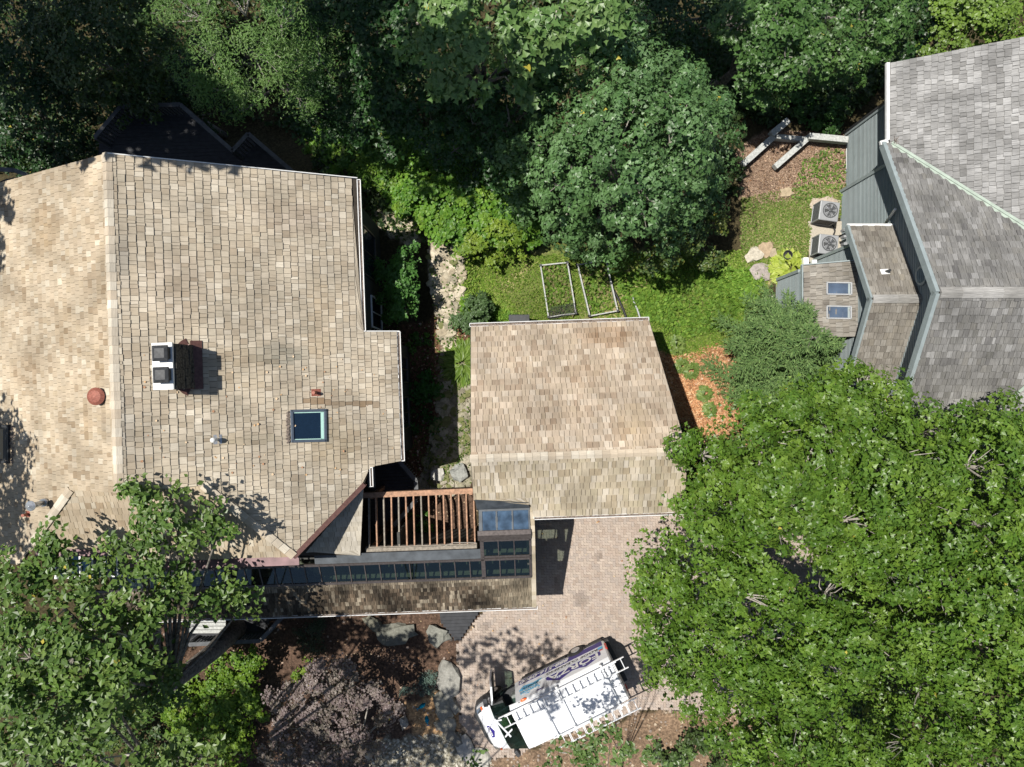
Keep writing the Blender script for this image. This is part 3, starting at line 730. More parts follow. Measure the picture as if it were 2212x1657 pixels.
def window(x, y0, y1, z0, z1, parent, side=1, fm='bronze', gm='navy'):
    """window in a wall that faces along x"""
    g = B(); t = .06; X = x+side*.02
    g.box((X, (y0+y1)/2, z0), (.08, y1-y0+t, t)); g.box((X, (y0+y1)/2, z1), (.08, y1-y0+t, t))
    g.box((X, y0, (z0+z1)/2), (.08, t, z1-z0)); g.box((X, y1, (z0+z1)/2), (.08, t, z1-z0)); g.box((X, (y0+y1)/2, (z0+z1)/2), (.05, .04, z1-z0))
    f = g.build('window', fm, parent)
    p = B(); p.box((x+side*.012, (y0+y1)/2, (z0+z1)/2), (.02, y1-y0, z1-z0)); p.build('pane', gm, f); return f
window(-5.38, 4.3, 6.1, 1.2, 3.6, house); window(-5.38, 2.4, 3.6, .3, 2.4, house, fm='white'); window(-4.28, .2, 1.2, 1.0, 2.4, house); window(-4.28, -1.6, -.4, 1.0, 2.4, house)
# chimney
ch = B(); x1 = -9.98; cb = pe(417, 835).y-.02; ct = pe(417, 745).y+.0; y0, y1 = P(375, 840, 9.1).y, P(375, 741, 9.1).y; x0 = P(331, 790, 9.1).x
yc = (y0+y1)/2
for k in range(13):                             # courses of rough stone
    zc = 7.0+k*.155
    cur = y0
    while cur < y1-.02:
        l = min(random.uniform(.15, .42), y1-cur)
        ch.box((x1-.05+random.uniform(-.012, .03), cur+l/2, zc+.07), (.2, l-.012, .145)); cur += l
ch.box(((x0+x1)/2-.02, yc, 8.0), (x1-x0-.1, y1-y0-.04, 2.05))
cho = ch.build('chimney', 'stone', house)
g = B(); g.box(((x0+x1)/2, yc, 9.075), (x1-x0+.06, y1-y0+.04, .09)); g.build('chimney_cap', 'white', cho, bevel=.015)
for vv in (763, 810):
    p = P(345 if vv == 763 else 347, vv, 9.38); q = Vector((p.x, p.y, 9.12))
    g = B(); g.box(q+Vector((.02, 0, .09)), (.33, .33, .2)); g.build('flue', 'black', cho)
    g = B(); g.lathe(q+Vector((0, 0, .2)), [(.30, 0), (.33, .02), (.33, .06), (.20, .11), (.02, .12)], 4)
    me_o = g.build('flue_cover', 'black', cho, bevel=.015)
    for vtx in me_o.data.vertices:
        d = vtx.co-q; c45 = math.cos(math.pi/4); vtx.co.x, vtx.co.y = q.x+(d.x-d.y)*c45, q.y+(d.x+d.y)*c45
g = B(); xa = x1+.03
g.beam((xa+.1, y0-.02, ze(xa+.1)+.05), (xa+.1, y1+.15, ze(xa+.1)+.05), .34, .02, up=(.447, 0, .894)); g.beam((x1+.01, y0-.02, ze(x1)+.12), (x1+.01, y1+.02, ze(x1)+.12), .03, .26)
cr_ = Vector((x0-.42, yc, ze(x0-.42)+.06))
for sgn, ye in ((1, y1), (-1, y0)):
    g.prism([cr_, (x0-.02, yc, ze(x0)+.30), (x0-.02, ye+sgn*.0, ze(x0)+.05)], .03)
    g.prism([cr_+Vector((-.1, 0, 0)), cr_+Vector((.1, 0, .02)), (x0+.3, ye+sgn*.14, ze(x0+.3)+.05), (x0+.42, ye+sgn*.22, ze(x0+.42)+.05), (x0+.5, ye+sgn*.02, ze(x0+.5)+.05), (x0+.2, ye+sgn*.02, ze(x0+.2)+.05)], .02)
g.build('chimney_flashing', 'brownmetal', cho)
caps(cr_+Vector((-.03, 0, .02)), (x0-.02, yc, ze(x0)+.32), .085, .2, 'cap', cho)
# skylight on the east slope
def skylight(corners, A, parent, fm='slate', gm='navy', inner='mint', h=.1, w_=.09):
    """corners NW, NE, SE, SW on the roof"""
    NW, NE, SE, SW = [Vector(c) for c in corners]; n = (NE-NW).cross(SW-NW).normalized()
    if n.z < 0: n = -n
    g = B()
    C = [NW, NE, SE, SW]; cen = (NW+SE)/2
    for i in range(4):
        a, b = C[i], C[(i+1) % 4]; ins_ = ((cen-(a+b)/2).normalized())*w_/2
        g.beam(a+ins_+n*h/2, b+ins_+n*h/2, w_, h, up=n)
    f = g.build('skylight', fm, parent, bevel=.01)
    p = B(); sc = .86
    p.prism([cen+(c-cen)*sc+n*(h*.55) for c in C], n*-.02); p.build('pane', gm, f)
    q = B(); i_ = [cen+(c-cen)*.84+n*(h*.6) for c in C]
    q.prism([i_[0], i_[1], i_[1].lerp(i_[2], .035), i_[0].lerp(i_[3], .035)], n*-.01); q.prism([i_[3], i_[2], i_[2].lerp(i_[1], .03), i_[3].lerp(i_[0], .03)], n*-.01)
    q.prism([i_[1], i_[2], i_[2].lerp(i_[3], .1), i_[1].lerp(i_[0], .1)], n*-.012); q.build('curb', inner, f)
    return f
skylight([pe(626, 885), pe(704, 883), pe(705, 954), pe(628, 956)], E_, house)
skylight([pw(-55, 916), pw(24, 917), pw(24, 1000), pw(-55, 1000)], W_, house, fm='black', inner='black')
deb = B()
for k in range(160):
    t = random.random(); p = pe(623+random.gauss(0, 2.2), 890+t*66) if k < 110 else pw(28+random.gauss(0, 2), 920+t*84)
    deb.box(p+Vector((0, 0, .05)), (.05, .035, .012), random.uniform(0, 3))
# vents
q = pw(216, 856); g = B(); g.tube([q, q+Vector((0, 0, .22))], .17, 14); g.lathe(q+Vector((0, 0, .2)), [(.26, 0), (.27, .02), (.18, .09), (.03, .13)], 24); g.build('disc_vent', 'rust', house, smooth=False)
q = pe(470, 949); g = B(); g.beam(q+Vector((-.1, 0, .08)), q+Vector((.12, 0, -.03)), .3, .012, up=(.447, 0, .894)); g.build('vent_flashing', 'galv', house)
g = B(); g.tube([q, q+Vector((-.0, 0, .33))], .05, 10); g.lathe(q+Vector((0, 0, .3)), [(.055, 0), (.085, .03), (.085, .08), (.03, .14)], 12); g.build('pipe_vent', 'white', house, smooth=True)
q = pe(683, 848); g = B(); g.tube([q, q+Vector((0, 0, .36))], .055, 10); g.beam(q+Vector((-.14, 0, .1)), q+Vector((.14, 0, -.04)), .24, .012, up=(.447, 0, .894)); g.build('soil_pipe', 'rust', house)
q = pw(101, 1084); g = B(); g.tube([q, q+Vector((0, 0, .75))], .085, 12); g.tube([q, q+Vector((0, 0, .2))], .13, 12); g.build('metal_flue', 'galv', house, smooth=True)
g = B(); g.lathe(q+Vector((0, 0, .75)), [(.16, 0), (.16, .03), (.01, .12)], 20); g.build('flue_cap', 'galv', house)
q = pw(62, 1110); g = B(); g.tube([q, q+Vector((0, 0, .3))], .05, 10); g.beam(q+Vector((-.1, 0, 0)), q+Vector((.1, 0, .08)), .2, .012); g.build('soil_pipe', 'rust', house)
# white framed sunroom windows in the shade of the poplar
g = B()
for i in range(7): g.box((-15.7+i*.42, -5.62, 5.9), (.06, .9, .05))
for yy in (-5.2, -6.05): g.box((-14.44, yy, 5.9), (2.6, .07, .06))
f = g.build('sunroom_frame', 'white', house)
for i in range(6):
    p = B(); p.box((-15.49+i*.42, -5.62, 5.88), (.35, .8, .02)); p.build('pane', 'navy', f)
tag(deb.build('leaf_debris', 'debris', house), kind='stuff')

# ================================================================== GLAZED WALKWAY
walk = thing('glazed_walkway', 'long narrow glazed walkway with a dark mossy shake roof and a brown framed glass tower', 'walkway', (-5, -7.5, 0))
zs = lambda y: 7.425+.5*y
XR, XL = .63, -16.5
mp = [(XL, -7.09, zs(-7.09)), (XR-.18, -7.09, zs(-7.09)), (XR-.18, -8.45, 3.2), (XL, -8.45, 3.2)]
st = [(XR-.18, -4.75, 4.85), (XR, -4.75, 4.85), (XR, -5.31, zs(-5.31)), (XR, -8.45, 3.2), (XR-.18, -8.45, 3.2)]
st = [(XR-.17, -5.31, zs(-5.31)), (XR, -5.31, zs(-5.31)), (XR, -8.45, 3.2), (XR-.17, -8.45, 3.2)]
rm = slab(mp, .1, 'south_roof', 'under', walk, .02); rst = slab(st, .08, 'edge_strip', 'under', walk, .02)
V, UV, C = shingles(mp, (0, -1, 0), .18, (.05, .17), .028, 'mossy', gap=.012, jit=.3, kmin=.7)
# the east end of the walkway roof is cleaned: lighter pieces there
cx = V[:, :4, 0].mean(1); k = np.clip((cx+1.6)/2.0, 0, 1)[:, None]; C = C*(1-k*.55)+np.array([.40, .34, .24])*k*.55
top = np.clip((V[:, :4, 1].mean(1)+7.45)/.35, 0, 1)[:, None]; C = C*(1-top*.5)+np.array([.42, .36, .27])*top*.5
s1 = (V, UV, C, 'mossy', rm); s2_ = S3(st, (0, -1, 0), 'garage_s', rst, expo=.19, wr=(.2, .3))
st2 = [(XR-.17, -4.4, 4.55), (XR, -4.4, 4.55), (XR, -5.30, 4.77), (XR-.17, -5.30, 4.77)]
s3_ = S3(st2, (0, 1, 0), 'garage_s', rst, expo=.22, wr=(.2, .3))
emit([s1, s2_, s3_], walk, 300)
gutter((XL, -8.46, 3.13), (XR+.03, -8.46, 3.13), walk, (0, -1, 0), w_=.09)
# glass strip
g = B(); xs = []
x = .42; 
while x > -15: xs.append(x); x -= .545
ya, yb = -7.10, -6.33; up = (0, -.447, .894)
for x in xs: g.beam((x, ya, zs(ya)+.05), (x, yb, zs(yb)+.05), .035, .06, up=up)
g.beam((XL, ya, zs(ya)+.03), (.47, ya, zs(ya)+.03), .1, .07, up=up); g.beam((XL, yb, zs(yb)+.03), (.47, yb, zs(yb)+.03), .09, .07, up=up); g.beam((.45, ya, zs(ya)+.03), (.45, -5.4, zs(-5.4)+.03), .07, .07, up=(.0, 0, 1))
xt0 = -1.25
ys1, ys0 = -6.24, -5.56
g.beam((xt0-.05, ys1+.02, zs(ys1)+.04), (.47, ys1+.02, zs(ys1)+.04), .07, .07, up=up); g.beam((xt0-.05, ys0, zs(ys0)+.03), (.47, ys0, zs(ys0)+.03), .07, .07, up=up)
g.beam((xt0-.03, ya, zs(ya)+.03), (xt0-.03, ys0, zs(ys0)+.03), .13, .07)
for x in (xt0+.555, xt0+1.12): g.beam((x, ys1, zs(ys1)+.05), (x, ys0, zs(ys0)+.05), .03, .05, up=up)
fr = g.build('glazing_frame', 'bronze', walk)
for i in range(len(xs)-1):
    p = B(); a, b = xs[i+1]+.02, xs[i]-.02
    p.prism([(a, ya+.05, zs(ya+.05)+.045), (b, ya+.05, zs(ya+.05)+.045), (b, yb-.04, zs(yb-.04)+.045), (a, yb-.04, zs(yb-.04)+.045)], .008); p.build('pane', 'glass', fr)
xq = [xt0+.03, xt0+.54, xt0+.57, xt0+1.105, xt0+1.135, .41]
for i in (0, 2, 4):
    p = B(); a, b = xq[i], xq[i+1]
    p.prism([(a, ys1+.05, zs(ys1+.05)+.045), (b, ys1+.05, zs(ys1+.05)+.045), (b, ys0-.04, zs(ys0-.04)+.045), (a, ys0-.04, zs(ys0-.04)+.045)], .008); p.build('pane', 'glass', fr)
# ridge hood of the tower and the north glazing
yr0, yr1 = -5.56, -5.18
g = B(); g.prism([(xt0-.16, yr0, zs(yr0)+.08), (.5, yr0, zs(yr0)+.08), (.5, -5.36, 4.90), (xt0-.16, -5.36, 4.90)], .05); g.prism([(xt0-.16, -5.357, 4.902), (.5, -5.357, 4.902), (.5, yr1, 4.84), (xt0-.16, yr1, 4.84)], .05); g.build('ridge_hood', 'bronze', walk, bevel=.02)
yn0, yn1 = -5.20, -4.50
g = B(); zn = lambda y: 4.80-(y-yn0)*.30
for x in (xt0-.04, xt0+.53, xt0+1.1, .44): g.beam((x, yn0, zn(yn0)), (x, yn1, zn(yn1)), .05 if x not in (xt0-.04,) else .12, .07, up=(0, .3, 1))
g.beam((xt0-.1, yn1, zn(yn1)), (.48, yn1, zn(yn1)), .07, .08); fr2 = g.build('north_glazing_frame', 'greymetal', walk)
for i in (0, 1, 2):
    a, b = [(xt0+.03, xt0+.5), (xt0+.56, xt0+1.07), (xt0+1.13, .41)][i]
    p = B(); p.prism([(a, yn0, zn(yn0)+.01), (b, yn0, zn(yn0)+.01), (b, yn1-.03, zn(yn1)+.01), (a, yn1-.03, zn(yn1)+.01)], .008); p.build('pane', 'skyglass', fr2)
# grey membrane flashing against the garage roof and the flat strip behind the glass
g = B(); gz = lambda y: 5.93+.55*(y+2.5)
g.prism([(xt0-.17, -4.46, 4.62), (.48, -4.46, 4.62), (.45, -4.20, gz(-4.20)+.05), (xt0-.19, -4.02, gz(-4.02)+.05)], .04)
g.prism([(xt0-.17, -4.46, 4.62), (.48, -4.46, 4.62), (.48, -4.50, 4.55), (xt0-.17, -4.50, 4.55)], .04)
g.prism([(-7.35, yb+.045, 4.33), (xt0-.1, yb+.045, 4.33), (xt0-.1, -5.93, 4.38), (-7.35, -5.93, 4.38)], .05)
each(g, 'membrane_flashing', 'greymetal', walk)
# triangular roof on the west end of the flat strip
tA = P(785, 1049, 5.25); tA.z = 5.25; tB = P(655, 1200, 4.42); tC = P(778, 1199, 4.42)
tri_ = [tA, tC, Vector((tC.x, tC.y, 4.42)), tB]; tri_ = [tA, tC, tB]
nrm_ = (tC-tA).cross(tB-tA).normalized()
rt = slab([tA, tC, tB+Vector((-.5, 0, 0))], .08, 'triangle_roof', 'under', walk)
emit([S3([tA, tC, tB], (0, -1, 0), 'tri', rt, expo=.19, wr=(.12, .24))], walk, 60)
# walls, floor and tower sides (hollow so the light falls through)
g = B(); g.box(((XL+.5)/2, -8.22, 1.55), (.5-XL, .1, 3.1)); g.box(((XL+xt0)/2, -6.1, 2.05), (xt0-XL, .1, 4.1))
g.box((-4.35, -5.7, 2.0), (.1, .8, 4))
# east tower wall with openings
def eastwall(g, x, y0, y1, z0, z1, holes):
    ys = sorted(set([y0, y1]+[h for q in holes for h in q[:2]])); 
    for i in range(len(ys)-1):
        a, b = ys[i], ys[i+1]; hs = [q for q in holes if q[0] <= a+1e-6 and q[1] >= b-1e-6]
        if hs:
            g.box((x, (a+b)/2, (z0+hs[0][2])/2), (.1, b-a, hs[0][2]-z0)); g.box((x, (a+b)/2, (z1+hs[0][3])/2), (.1, b-a, z1-hs[0][3]))
        else: g.box((x, (a+b)/2, (z0+z1)/2), (.1, b-a, z1-z0))
eastwall(g, .38, -8.2, -6.6, 0, 3.3, []); eastwall(g, .38, -6.6, -4.45, 0, 4.2, [(-6.4, -5.5, 1.2, 3.6), (-5.3, -4.7, 2.2, 3.8)])
eastwall(g, xt0-.05, -6.1, -4.5, 0, 4.2, [(-5.9, -5.4, .8, 3.8), (-5.2, -4.7, .8, 3.8)])
g.build('wall', 'darkwall', walk)
g = B(); g.box(((XL+.4)/2, -7.15, .1), (.4-XL, 2.1, .08)); g.box((-.42, -5.3, .1), (1.55, 1.6, .08)); 
for x in xs[::1]: g.box((x-.27, -7.08, 3.35), (.47, .26, .1))
for k in range(3): g.box((xt0+.3+k*.55, -6.25, 3.6), (.46, .26, .1))
g.build('floor', 'interior', walk)
g = B(); g.box((-.9, -6.9, .6), (.5, .4, .9)); g.box((-.1, -6.7, .5), (.5, .4, .7)); each(g, 'bench', 'interior', walk)

# ================================================================== PERGOLA
perg = thing('cedar_pergola', 'open pergola of red cedar rafters between the house and the garage', 'pergola', (-3, -4.5, 0))
zN, zSo = 3.75, 4.02
a, b = P(783, 1071, zN+.05), P(1024, 1061, zN+.05)
g = B(); g.beam(a, b, .16, .1); g.build('north_beam', 'cedarbeam', perg)
g = B(); g.beam(a+Vector((0, .09, -.05)), b+Vector((0, .09, -.05)), .05, .22); g.build('ledger', 'cedarbeam', perg)
a, b = P(790, 1192, zSo), P(1030, 1184, zSo)
g = B(); g.beam(a+Vector((0, .0, .04)), b+Vector((0, .0, .04)), .28, .08); g.beam(a+Vector((0, .15, -.1)), b+Vector((0, .15, -.1)), .05, .2); g.build('south_beam', 'greybeam', perg)
xt_ = [757, 812, 875, 937, 995, 1053, 1115, 1175, 1235, 1297, 1355, 1415, 1477, 1537, 1597]
xb_ = [760, 825, 885, 945, 1003, 1065, 1125, 1188, 1250, 1307, 1367, 1428, 1488, 1550, 1610]
for i, (q, r) in enumerate(zip(xt_, xb_)):
    p0 = P((1100+q/2.011)/1.8525, 1071-i*.7, zN-.03); p1 = P((1100+r/2.011)/1.8525, 1190-i*.45, zSo-.08)
    g = B(); g.beam(p0, p1, .05, .17); g.build('rafter', 'greybeam' if i in (0, 2, 4, 7) else 'cedarbeam', perg)
g = B()
for u, v in ((800, 1075), (1015, 1066), (800, 1188), (1015, 1182)):
    p = P(u, v, 3.7); g.box((p.x, p.y, 1.8), (.14, .14, 3.6))
each(g, 'post', 'cedarbeam', perg)
cab = B(); pts = [P(958, 1180, 4.1), P(980, 1172, 4.12), P(1003, 1172, 4.14), P(1028, 1172, 4.2)]
cab.tube(pts, .012, 5); cab.build('cable', 'palebark', perg)

# small dark deck beside the house and its angled rail
dk = thing('side_deck', 'small dark deck with an angled grey rail tucked beside the pergola', 'deck', (-4, -3.6, 0))
g = B(); dpoly = [P(800, 1000, 1.1), P(866, 1000, 1.1), P(893, 1040, 1.1), P(893, 1075, 1.1), P(850, 1115, 1.1), P(800, 1150, 1.1)]
y = min(p.y for p in dpoly); 
while y < max(p.y for p in dpoly):
    xs_ = intervals([(p.x, p.y) for p in dpoly], y+.06)
    if len(xs_) >= 2: g = B(); g.box(((xs_[0]+xs_[-1])/2, y+.06, 1.08), (xs_[-1]-xs_[0], .128, .03)); g.build('deck_board', 'deck', dk)
    y += .14
g = B()
for a, b in (((862, 996), (898, 1038)), ((898, 1038), (899, 1064)), ((899, 1080), (850, 1135))):
    A, Bb = P(*a, 2.0), P(*b, 2.0); g.beam(A, Bb, .16, .05)
rl = g.build('rail_cap', 'deckrail', dk)
g = B()
for a, b in (((862, 996), (898, 1038)), ((898, 1038), (899, 1064)), ((899, 1080), (850, 1135))):
    A, Bb = P(*a, 2.0), P(*b, 2.0)
    for k in range(9): q = A.lerp(Bb, (k+.5)/9); g.beam(q-Vector((0, 0, .9)), q, .04, .04)
tag(g.build('balusters', 'deckrail', dk), kind='stuff')
g = B(); g.box(P(802, 1030, 1.5), (.3, .9, .06)); g.box(P(802, 1030, 1.3), (.2, .8, .4)); each(g, 'bench', 'blue_trim', dk)

# ================================================================== GARAGE
gar = thing('cedar_shake_garage', 'detached garage with a tan cedar shake gable roof beside the paved driveway', 'garage', (2, -1.5, 0))
GA = 5.93+.6*2.5                                   # north slope: z = A - .6 y ; ridge at y=-2.5, z=5.93
GY, GZ = -2.5, 5.93
gn = lambda y: GZ-.6*(y-GY)
gs = lambda y: GZ+.55*(y-GY)
xw = -1.48
YNe = 2.2; YSe = -4.78
ne = P(1401, 691, gn(YNe)); xe_n = ne.x; xe_r = P(1484, 977, GZ).x; xe_s = P(1477, 1101, gs(YSe)).x
north = [(xw, GY, GZ), (xw, YNe, gn(YNe)), (xe_n, YNe, gn(YNe)), (xe_r, GY, GZ)]
southg = [(xw, GY, GZ), (xe_r, GY, GZ), (xe_s, YSe, gs(YSe)), (.62, YSe, gs(YSe)), (.50, -4.28, gs(-4.28)), (xw, -4.05, gs(-4.05))]
gnp = slab(north, .14, 'north_roof', 'under', gar); gsp = slab(southg, .14, 'south_roof', 'under', gar)
emit([stains(S3(north, (0, 1, 0), 'garage_n', gnp, expo=.235, wr=(.09, .26), jit=.1, gap=.013, kmin=.4), [(1.6, -1.2, 1.3, .5, (.8, .78, .76)), (3.6, 1.6, 1.2, .5, (.82, .7, .6)), (2.6, .2, 1.0, .4, (.84, .78, .72)), (4.2, -1.6, .8, .8, (.88, .84, .76))], 5.0), S3(southg, (0, -1, 0), 'garage_s', gsp, expo=.29, wr=(.1, .26), jit=.1, gap=.014, kmin=.4)], gar, 300)
caps((xw-.02, GY, GZ), (xe_r, GY, GZ), .14, .26, 'cap', gnp, slope=.58)
gutter((xw-.04, YNe, gn(YNe)-.04), (xe_n, YNe, gn(YNe)-.04), gar, (0, 1, 0), w_=.13); gutter((.62, YSe, gs(YSe)-.05), (xe_s, YSe, gs(YSe)-.05), gar, (0, -1, 0), w_=.1)
g = B(); xg = xw+.3
g.prism([(xg, 1.8, 0), (xe_n-.35, 1.8, 0), (xe_n-.35, 1.8, gn(1.8)-.2), (xg, 1.8, gn(1.8)-.2)], (0, -.15, 0))
g.prism([(xg, -4.3, 0), (xe_s-.4, -4.3, 0), (xe_s-.4, -4.3, gs(-4.3)-.25), (xg, -4.3, gs(-4.3)-.25)], (0, .15, 0))
g.prism([(xg, 1.8, -.3), (xg, -4.3, -.3), (xg, -4.3, gs(-4.3)-.25), (xg, GY, GZ-.3), (xg, 1.8, gn(1.8)-.25)], (.12, 0, 0))
g.prism([(xe_n-.35, 1.8, -.8), (xe_s-.4, -4.3, -.8), (xe_s-.4, -4.3, gs(-4.3)-.25), (xe_r-.4, GY, GZ-.3), (xe_n-.35, 1.8, gn(1.8)-.25)], (-.12, 0, 0))
g.build('wall', 'darkwall', gar)
for x in (1.3, 3.9):
    d = B(); 
    for k in range(5): d.box((x, -4.33, .25+k*.47), (2.3, .05, .455))
    d.build('garage_door', 'deckrail', gar, bevel=.01)
g = B(); g.beam((xe_n+.0, YNe, gn(YNe)-.08), (xe_r, GY, GZ-.08), .03, .15); g.beam((xe_r, GY, GZ-.08), (xe_s, YSe, gs(YSe)-.08), .03, .15); g.beam((xw, YNe, gn(YNe)-.08), (xw, GY, GZ-.08), .03, .14); g.beam((xw, GY, GZ-.08), (xw, -4.05, gs(-4.05)-.08), .03, .14); each(g, 'rake_board', 'darkwall', gar)

# ================================================================== GREY HOUSE (right), built square to the picture frame
gh = thing('grey_shake_house', 'blue grey sided house on the right under weathered grey shake roofs', 'house', tuple(RI(16, 3, 0)))
def R_(L): return [RI(*p) for p in L]
dW, dN, dS = RI(-1, 0, 0), RI(0, 1, 0), RI(0, -1, 0)
za = lambda x: 4.8+.565*(x-13.42)
nb = R_([(13.42, 11.37, 4.8), (18.5, 11.37, za(18.5)), (18.5, 8.52-1.007*(18.5-13.42), za(18.5)), (13.42, 8.52, 4.8)])
zg = lambda y: 8.02-.561*abs(y-2.82)
gN = R_([(13.26, 8.52, zg(8.52)), (13.42, 8.52, zg(8.52)), (19.08, 2.82, 8.02), (13.26, 2.82, 8.02)])
gS = R_([(13.26, 2.82, 8.02), (19.08, 2.82, 8.02), (16.7, -.55, zg(-.55)), (15.1, -2.9, zg(-2.9)), (13.26, -2.9, zg(-2.9))])
pA, pB, pC = Vector((15.1, -2.9, zg(-2.9))), Vector((16.7, -.55, zg(-.55))), Vector((19.08, 2.82, 8.02))
sl_ = .76
sbl = R_([(15.1, -2.9, 4.81), (16.7, -.55, 6.13), (18.6, 2.2, 7.66), (18.6, -8, 7.6), (15.1, -8, 4.75)])
mN = R_([(12.26, 5.72, 4.18), (13.95, 5.72, 4.18), (13.95, 2.88, 5.9), (12.26, 2.88, 5.9)])
mS = R_([(12.26, 2.88, 5.9), (13.95, 2.88, 5.9), (13.95, .04, 4.18), (12.26, .04, 4.18)])
lt = R_([(11.2, 4.52, 2.75), (12.9, 4.52, 3.9), (12.9, 1.74, 3.9), (11.2, 1.74, 2.75)])
parts = {}
for nm, poly in (('north_block_roof', nb), ('gable_north_slope', gN), ('gable_south_slope', gS), ('south_block_roof', sbl), ('middle_north_slope', mN), ('middle_south_slope', mS), ('lean_to_roof', lt)):
    parts[nm] = slab(poly, .16, nm, 'under', gh)
K = dict(m='grey_shake', th=.034, ragged=.026, gap=.013, kmin=.1, jit=.1)
emit([S3(nb, dW, 'grey_light', parts['north_block_roof'], expo=.205, wr=(.10, .26), **K),
      S3(gN, dN, 'grey', parts['gable_north_slope'], expo=.25, wr=(.10, .24), **K), S3(gS, dS, 'grey', parts['gable_south_slope'], expo=.25, wr=(.10, .24), **K),
      S3(sbl, dW, 'grey_light', parts['south_block_roof'], expo=.21, wr=(.10, .26), **K),
      S3(mN, dN, 'grey_brown', parts['middle_north_slope'], expo=.25, wr=(.10, .24), **K), S3(mS, dS, 'grey_brown', parts['middle_south_slope'], expo=.25, wr=(.10, .24), **K),
      S3(lt, dW, 'grey_brown', parts['lean_to_roof'], expo=.235, wr=(.10, .24), **K)], gh, 300)
caps(RI(13.3, 2.82, 8.04), RI(19.0, 2.82, 8.04), .17, .6, 'cap_grey', parts['gable_north_slope'], slope=.56, m='grey_shake')
caps(RI(12.28, 2.88, 5.92), RI(13.9, 2.88, 5.92), .15, .55, 'cap_grey', parts['middle_north_slope'], slope=.58, m='grey_shake')
g = B(); up1 = (0, 0, 1)
for a, b in (((13.42, 8.5, 4.86), (18.5, 3.4, 7.74)), ((15.1, -2.9, 4.88), (16.7, -.55, 6.19)), ((16.7, -.55, 6.19), (18.8, 2.5, 7.9))):
    g.beam(RI(*a)+Vector((.04, .04, 0)), RI(*b)+Vector((.04, .04, 0)), .09, .04); g.beam(RI(*a)-Vector((.04, .04, 0)), RI(*b)-Vector((.04, .04, 0)), .09, .04); g.beam(RI(*a)+Vector((0, 0, .03)), RI(*b)+Vector((0, 0, .03)), .02, .05)
each(g, 'valley_metal', 'green_metal', gh)
g = B()                                              # rake boards
def rake(x, y0, y1, zf, w_=.14, h_=.26):
    g.beam(RI(x-w_/2+.02, y0, zf(y0)-.12), RI(x-w_/2+.02, y1, zf(y1)-.12), w_, h_)
zm = lambda y: 5.9-.606*abs(y-2.88)
rake(13.26, 8.52, 2.80, zg); rake(13.26, 2.84, -2.9, zg); rake(12.26, 5.72, 2.86, zm, .09); rake(12.26, 2.90, .04, zm, .09)
g.beam(RI(13.95, 5.72, 4.1), RI(12.2, 5.72, 4.1), .03, .14)
g.beam(RI(12.9, 4.56, 3.82), RI(11.15, 4.56, 2.66), .04, .14); g.beam(RI(11.16, 4.56, 2.66), RI(11.16, 1.74, 2.66), .05, .16)
each(g, 'rake_board', 'blue_trim', gh)
g = B(); g.beam(RI(13.36, 11.4, 4.74), RI(13.36, 8.65, 4.74), .12, .12); g.beam(RI(13.1, 8.55, 4.72), RI(13.36, 8.62, 4.74), .14, .12)
g.beam(RI(12.2, 5.78, 4.12), RI(13.9, 5.78, 4.12), .08, .08); g.beam(RI(12.2, -.02, 4.12), RI(13.9, -.02, 4.12), .08, .1); each(g, 'gutter', 'gutter', gh)
# siding
def bwall(L, depth, name='wall'):
    q = R_(L); b = B(); off = RI(depth, 0, 0); b.prism(q, off); return b.build(name, 'blue_siding', gh)
w1 = [(14.1, 8.3, -.3), (14.1, 10.5, -.3), (14.1, 10.5, 5.1), (14.1, 8.3, 5.1)]
w2 = [(13.9, -2.5, -.3), (13.9, 8.1, -.3), (13.9, 8.1, zg(8.1)-.2), (13.9, 2.82, 7.8), (13.9, -2.5, zg(-2.5)-.2)]
w3 = [(12.75, .5, -.3), (12.75, 5.2, -.3), (12.75, 5.2, zm(5.2)-.2), (12.75, 2.88, 5.7), (12.75, .5, zm(.5)-.2)]
w4 = [(11.15, 1.9, -.9), (11.15, 4.35, -.9), (11.15, 4.35, 2.5), (11.15, 1.9, 2.5)]
for L, dp in ((w1, 4.3), (w2, 4.5), (w3, 1.1), (w4, 1.55)):
    wo = bwall(L, dp); clap([RI(p[0]-.015, p[1], p[2]) for p in L], 'blue', wo, .105)
wn = B(); wn.prism(R_([(11.15, 4.36, -.3), (12.75, 4.36, -.3), (12.75, 4.36, 3.7), (11.15, 4.36, 2.6)]), RI(0, -.1, 0)); wn.build('wall', 'blue_siding', gh)
wp = B(); wallL = R_([(14.1, 10.5, -.3), (18.4, 10.5, -.3), (18.4, 10.5, 7.3), (14.1, 10.5, 5.0)]); wp.prism(wallL, RI(0, -.1, 0)); wp.build('wall', 'blue_siding', gh)
wp = B(); wp.prism(R_([(15.6, -3, -.3), (15.6, -8, -.3), (15.6, -8, 4.9), (15.6, -3, 4.9)]), RI(2.5, 0, 0)); wp.build('wall', 'blue_siding', gh)
g = B()
for (x, y, zt) in ((14.09, 10.5, 5.0), (13.89, 8.1, 4.95), (12.74, 5.2, 4.2), (11.14, 4.36, 2.5)):
    g.beam(RI(x, y, -.4), RI(x, y, zt), .12, .12)
each(g, 'corner_board', 'blue_trim', gh)
g = B(); q = RI(14.02, 10.57, 0); g.tube([(q.x, q.y, -.2), (q.x, q.y, 4.9)], .05, 8); g.build('dark_downspout', 'black', gh)
g = B()                                             # white pipes: conduit and slanting downspout
g.beam(P(1828, 300, .1), P(1828, 365, .1), .035, .035); g.beam(P(1826, 420, .2), P(1826, 505, .2), .05, .05)
a, b = RI(13.55, 4.7+2.35, 4.3), RI(13.83, 5.95, 3.7)
p0, p1 = P(1932, 455, 4.35), P(1866, 487, 3.0)
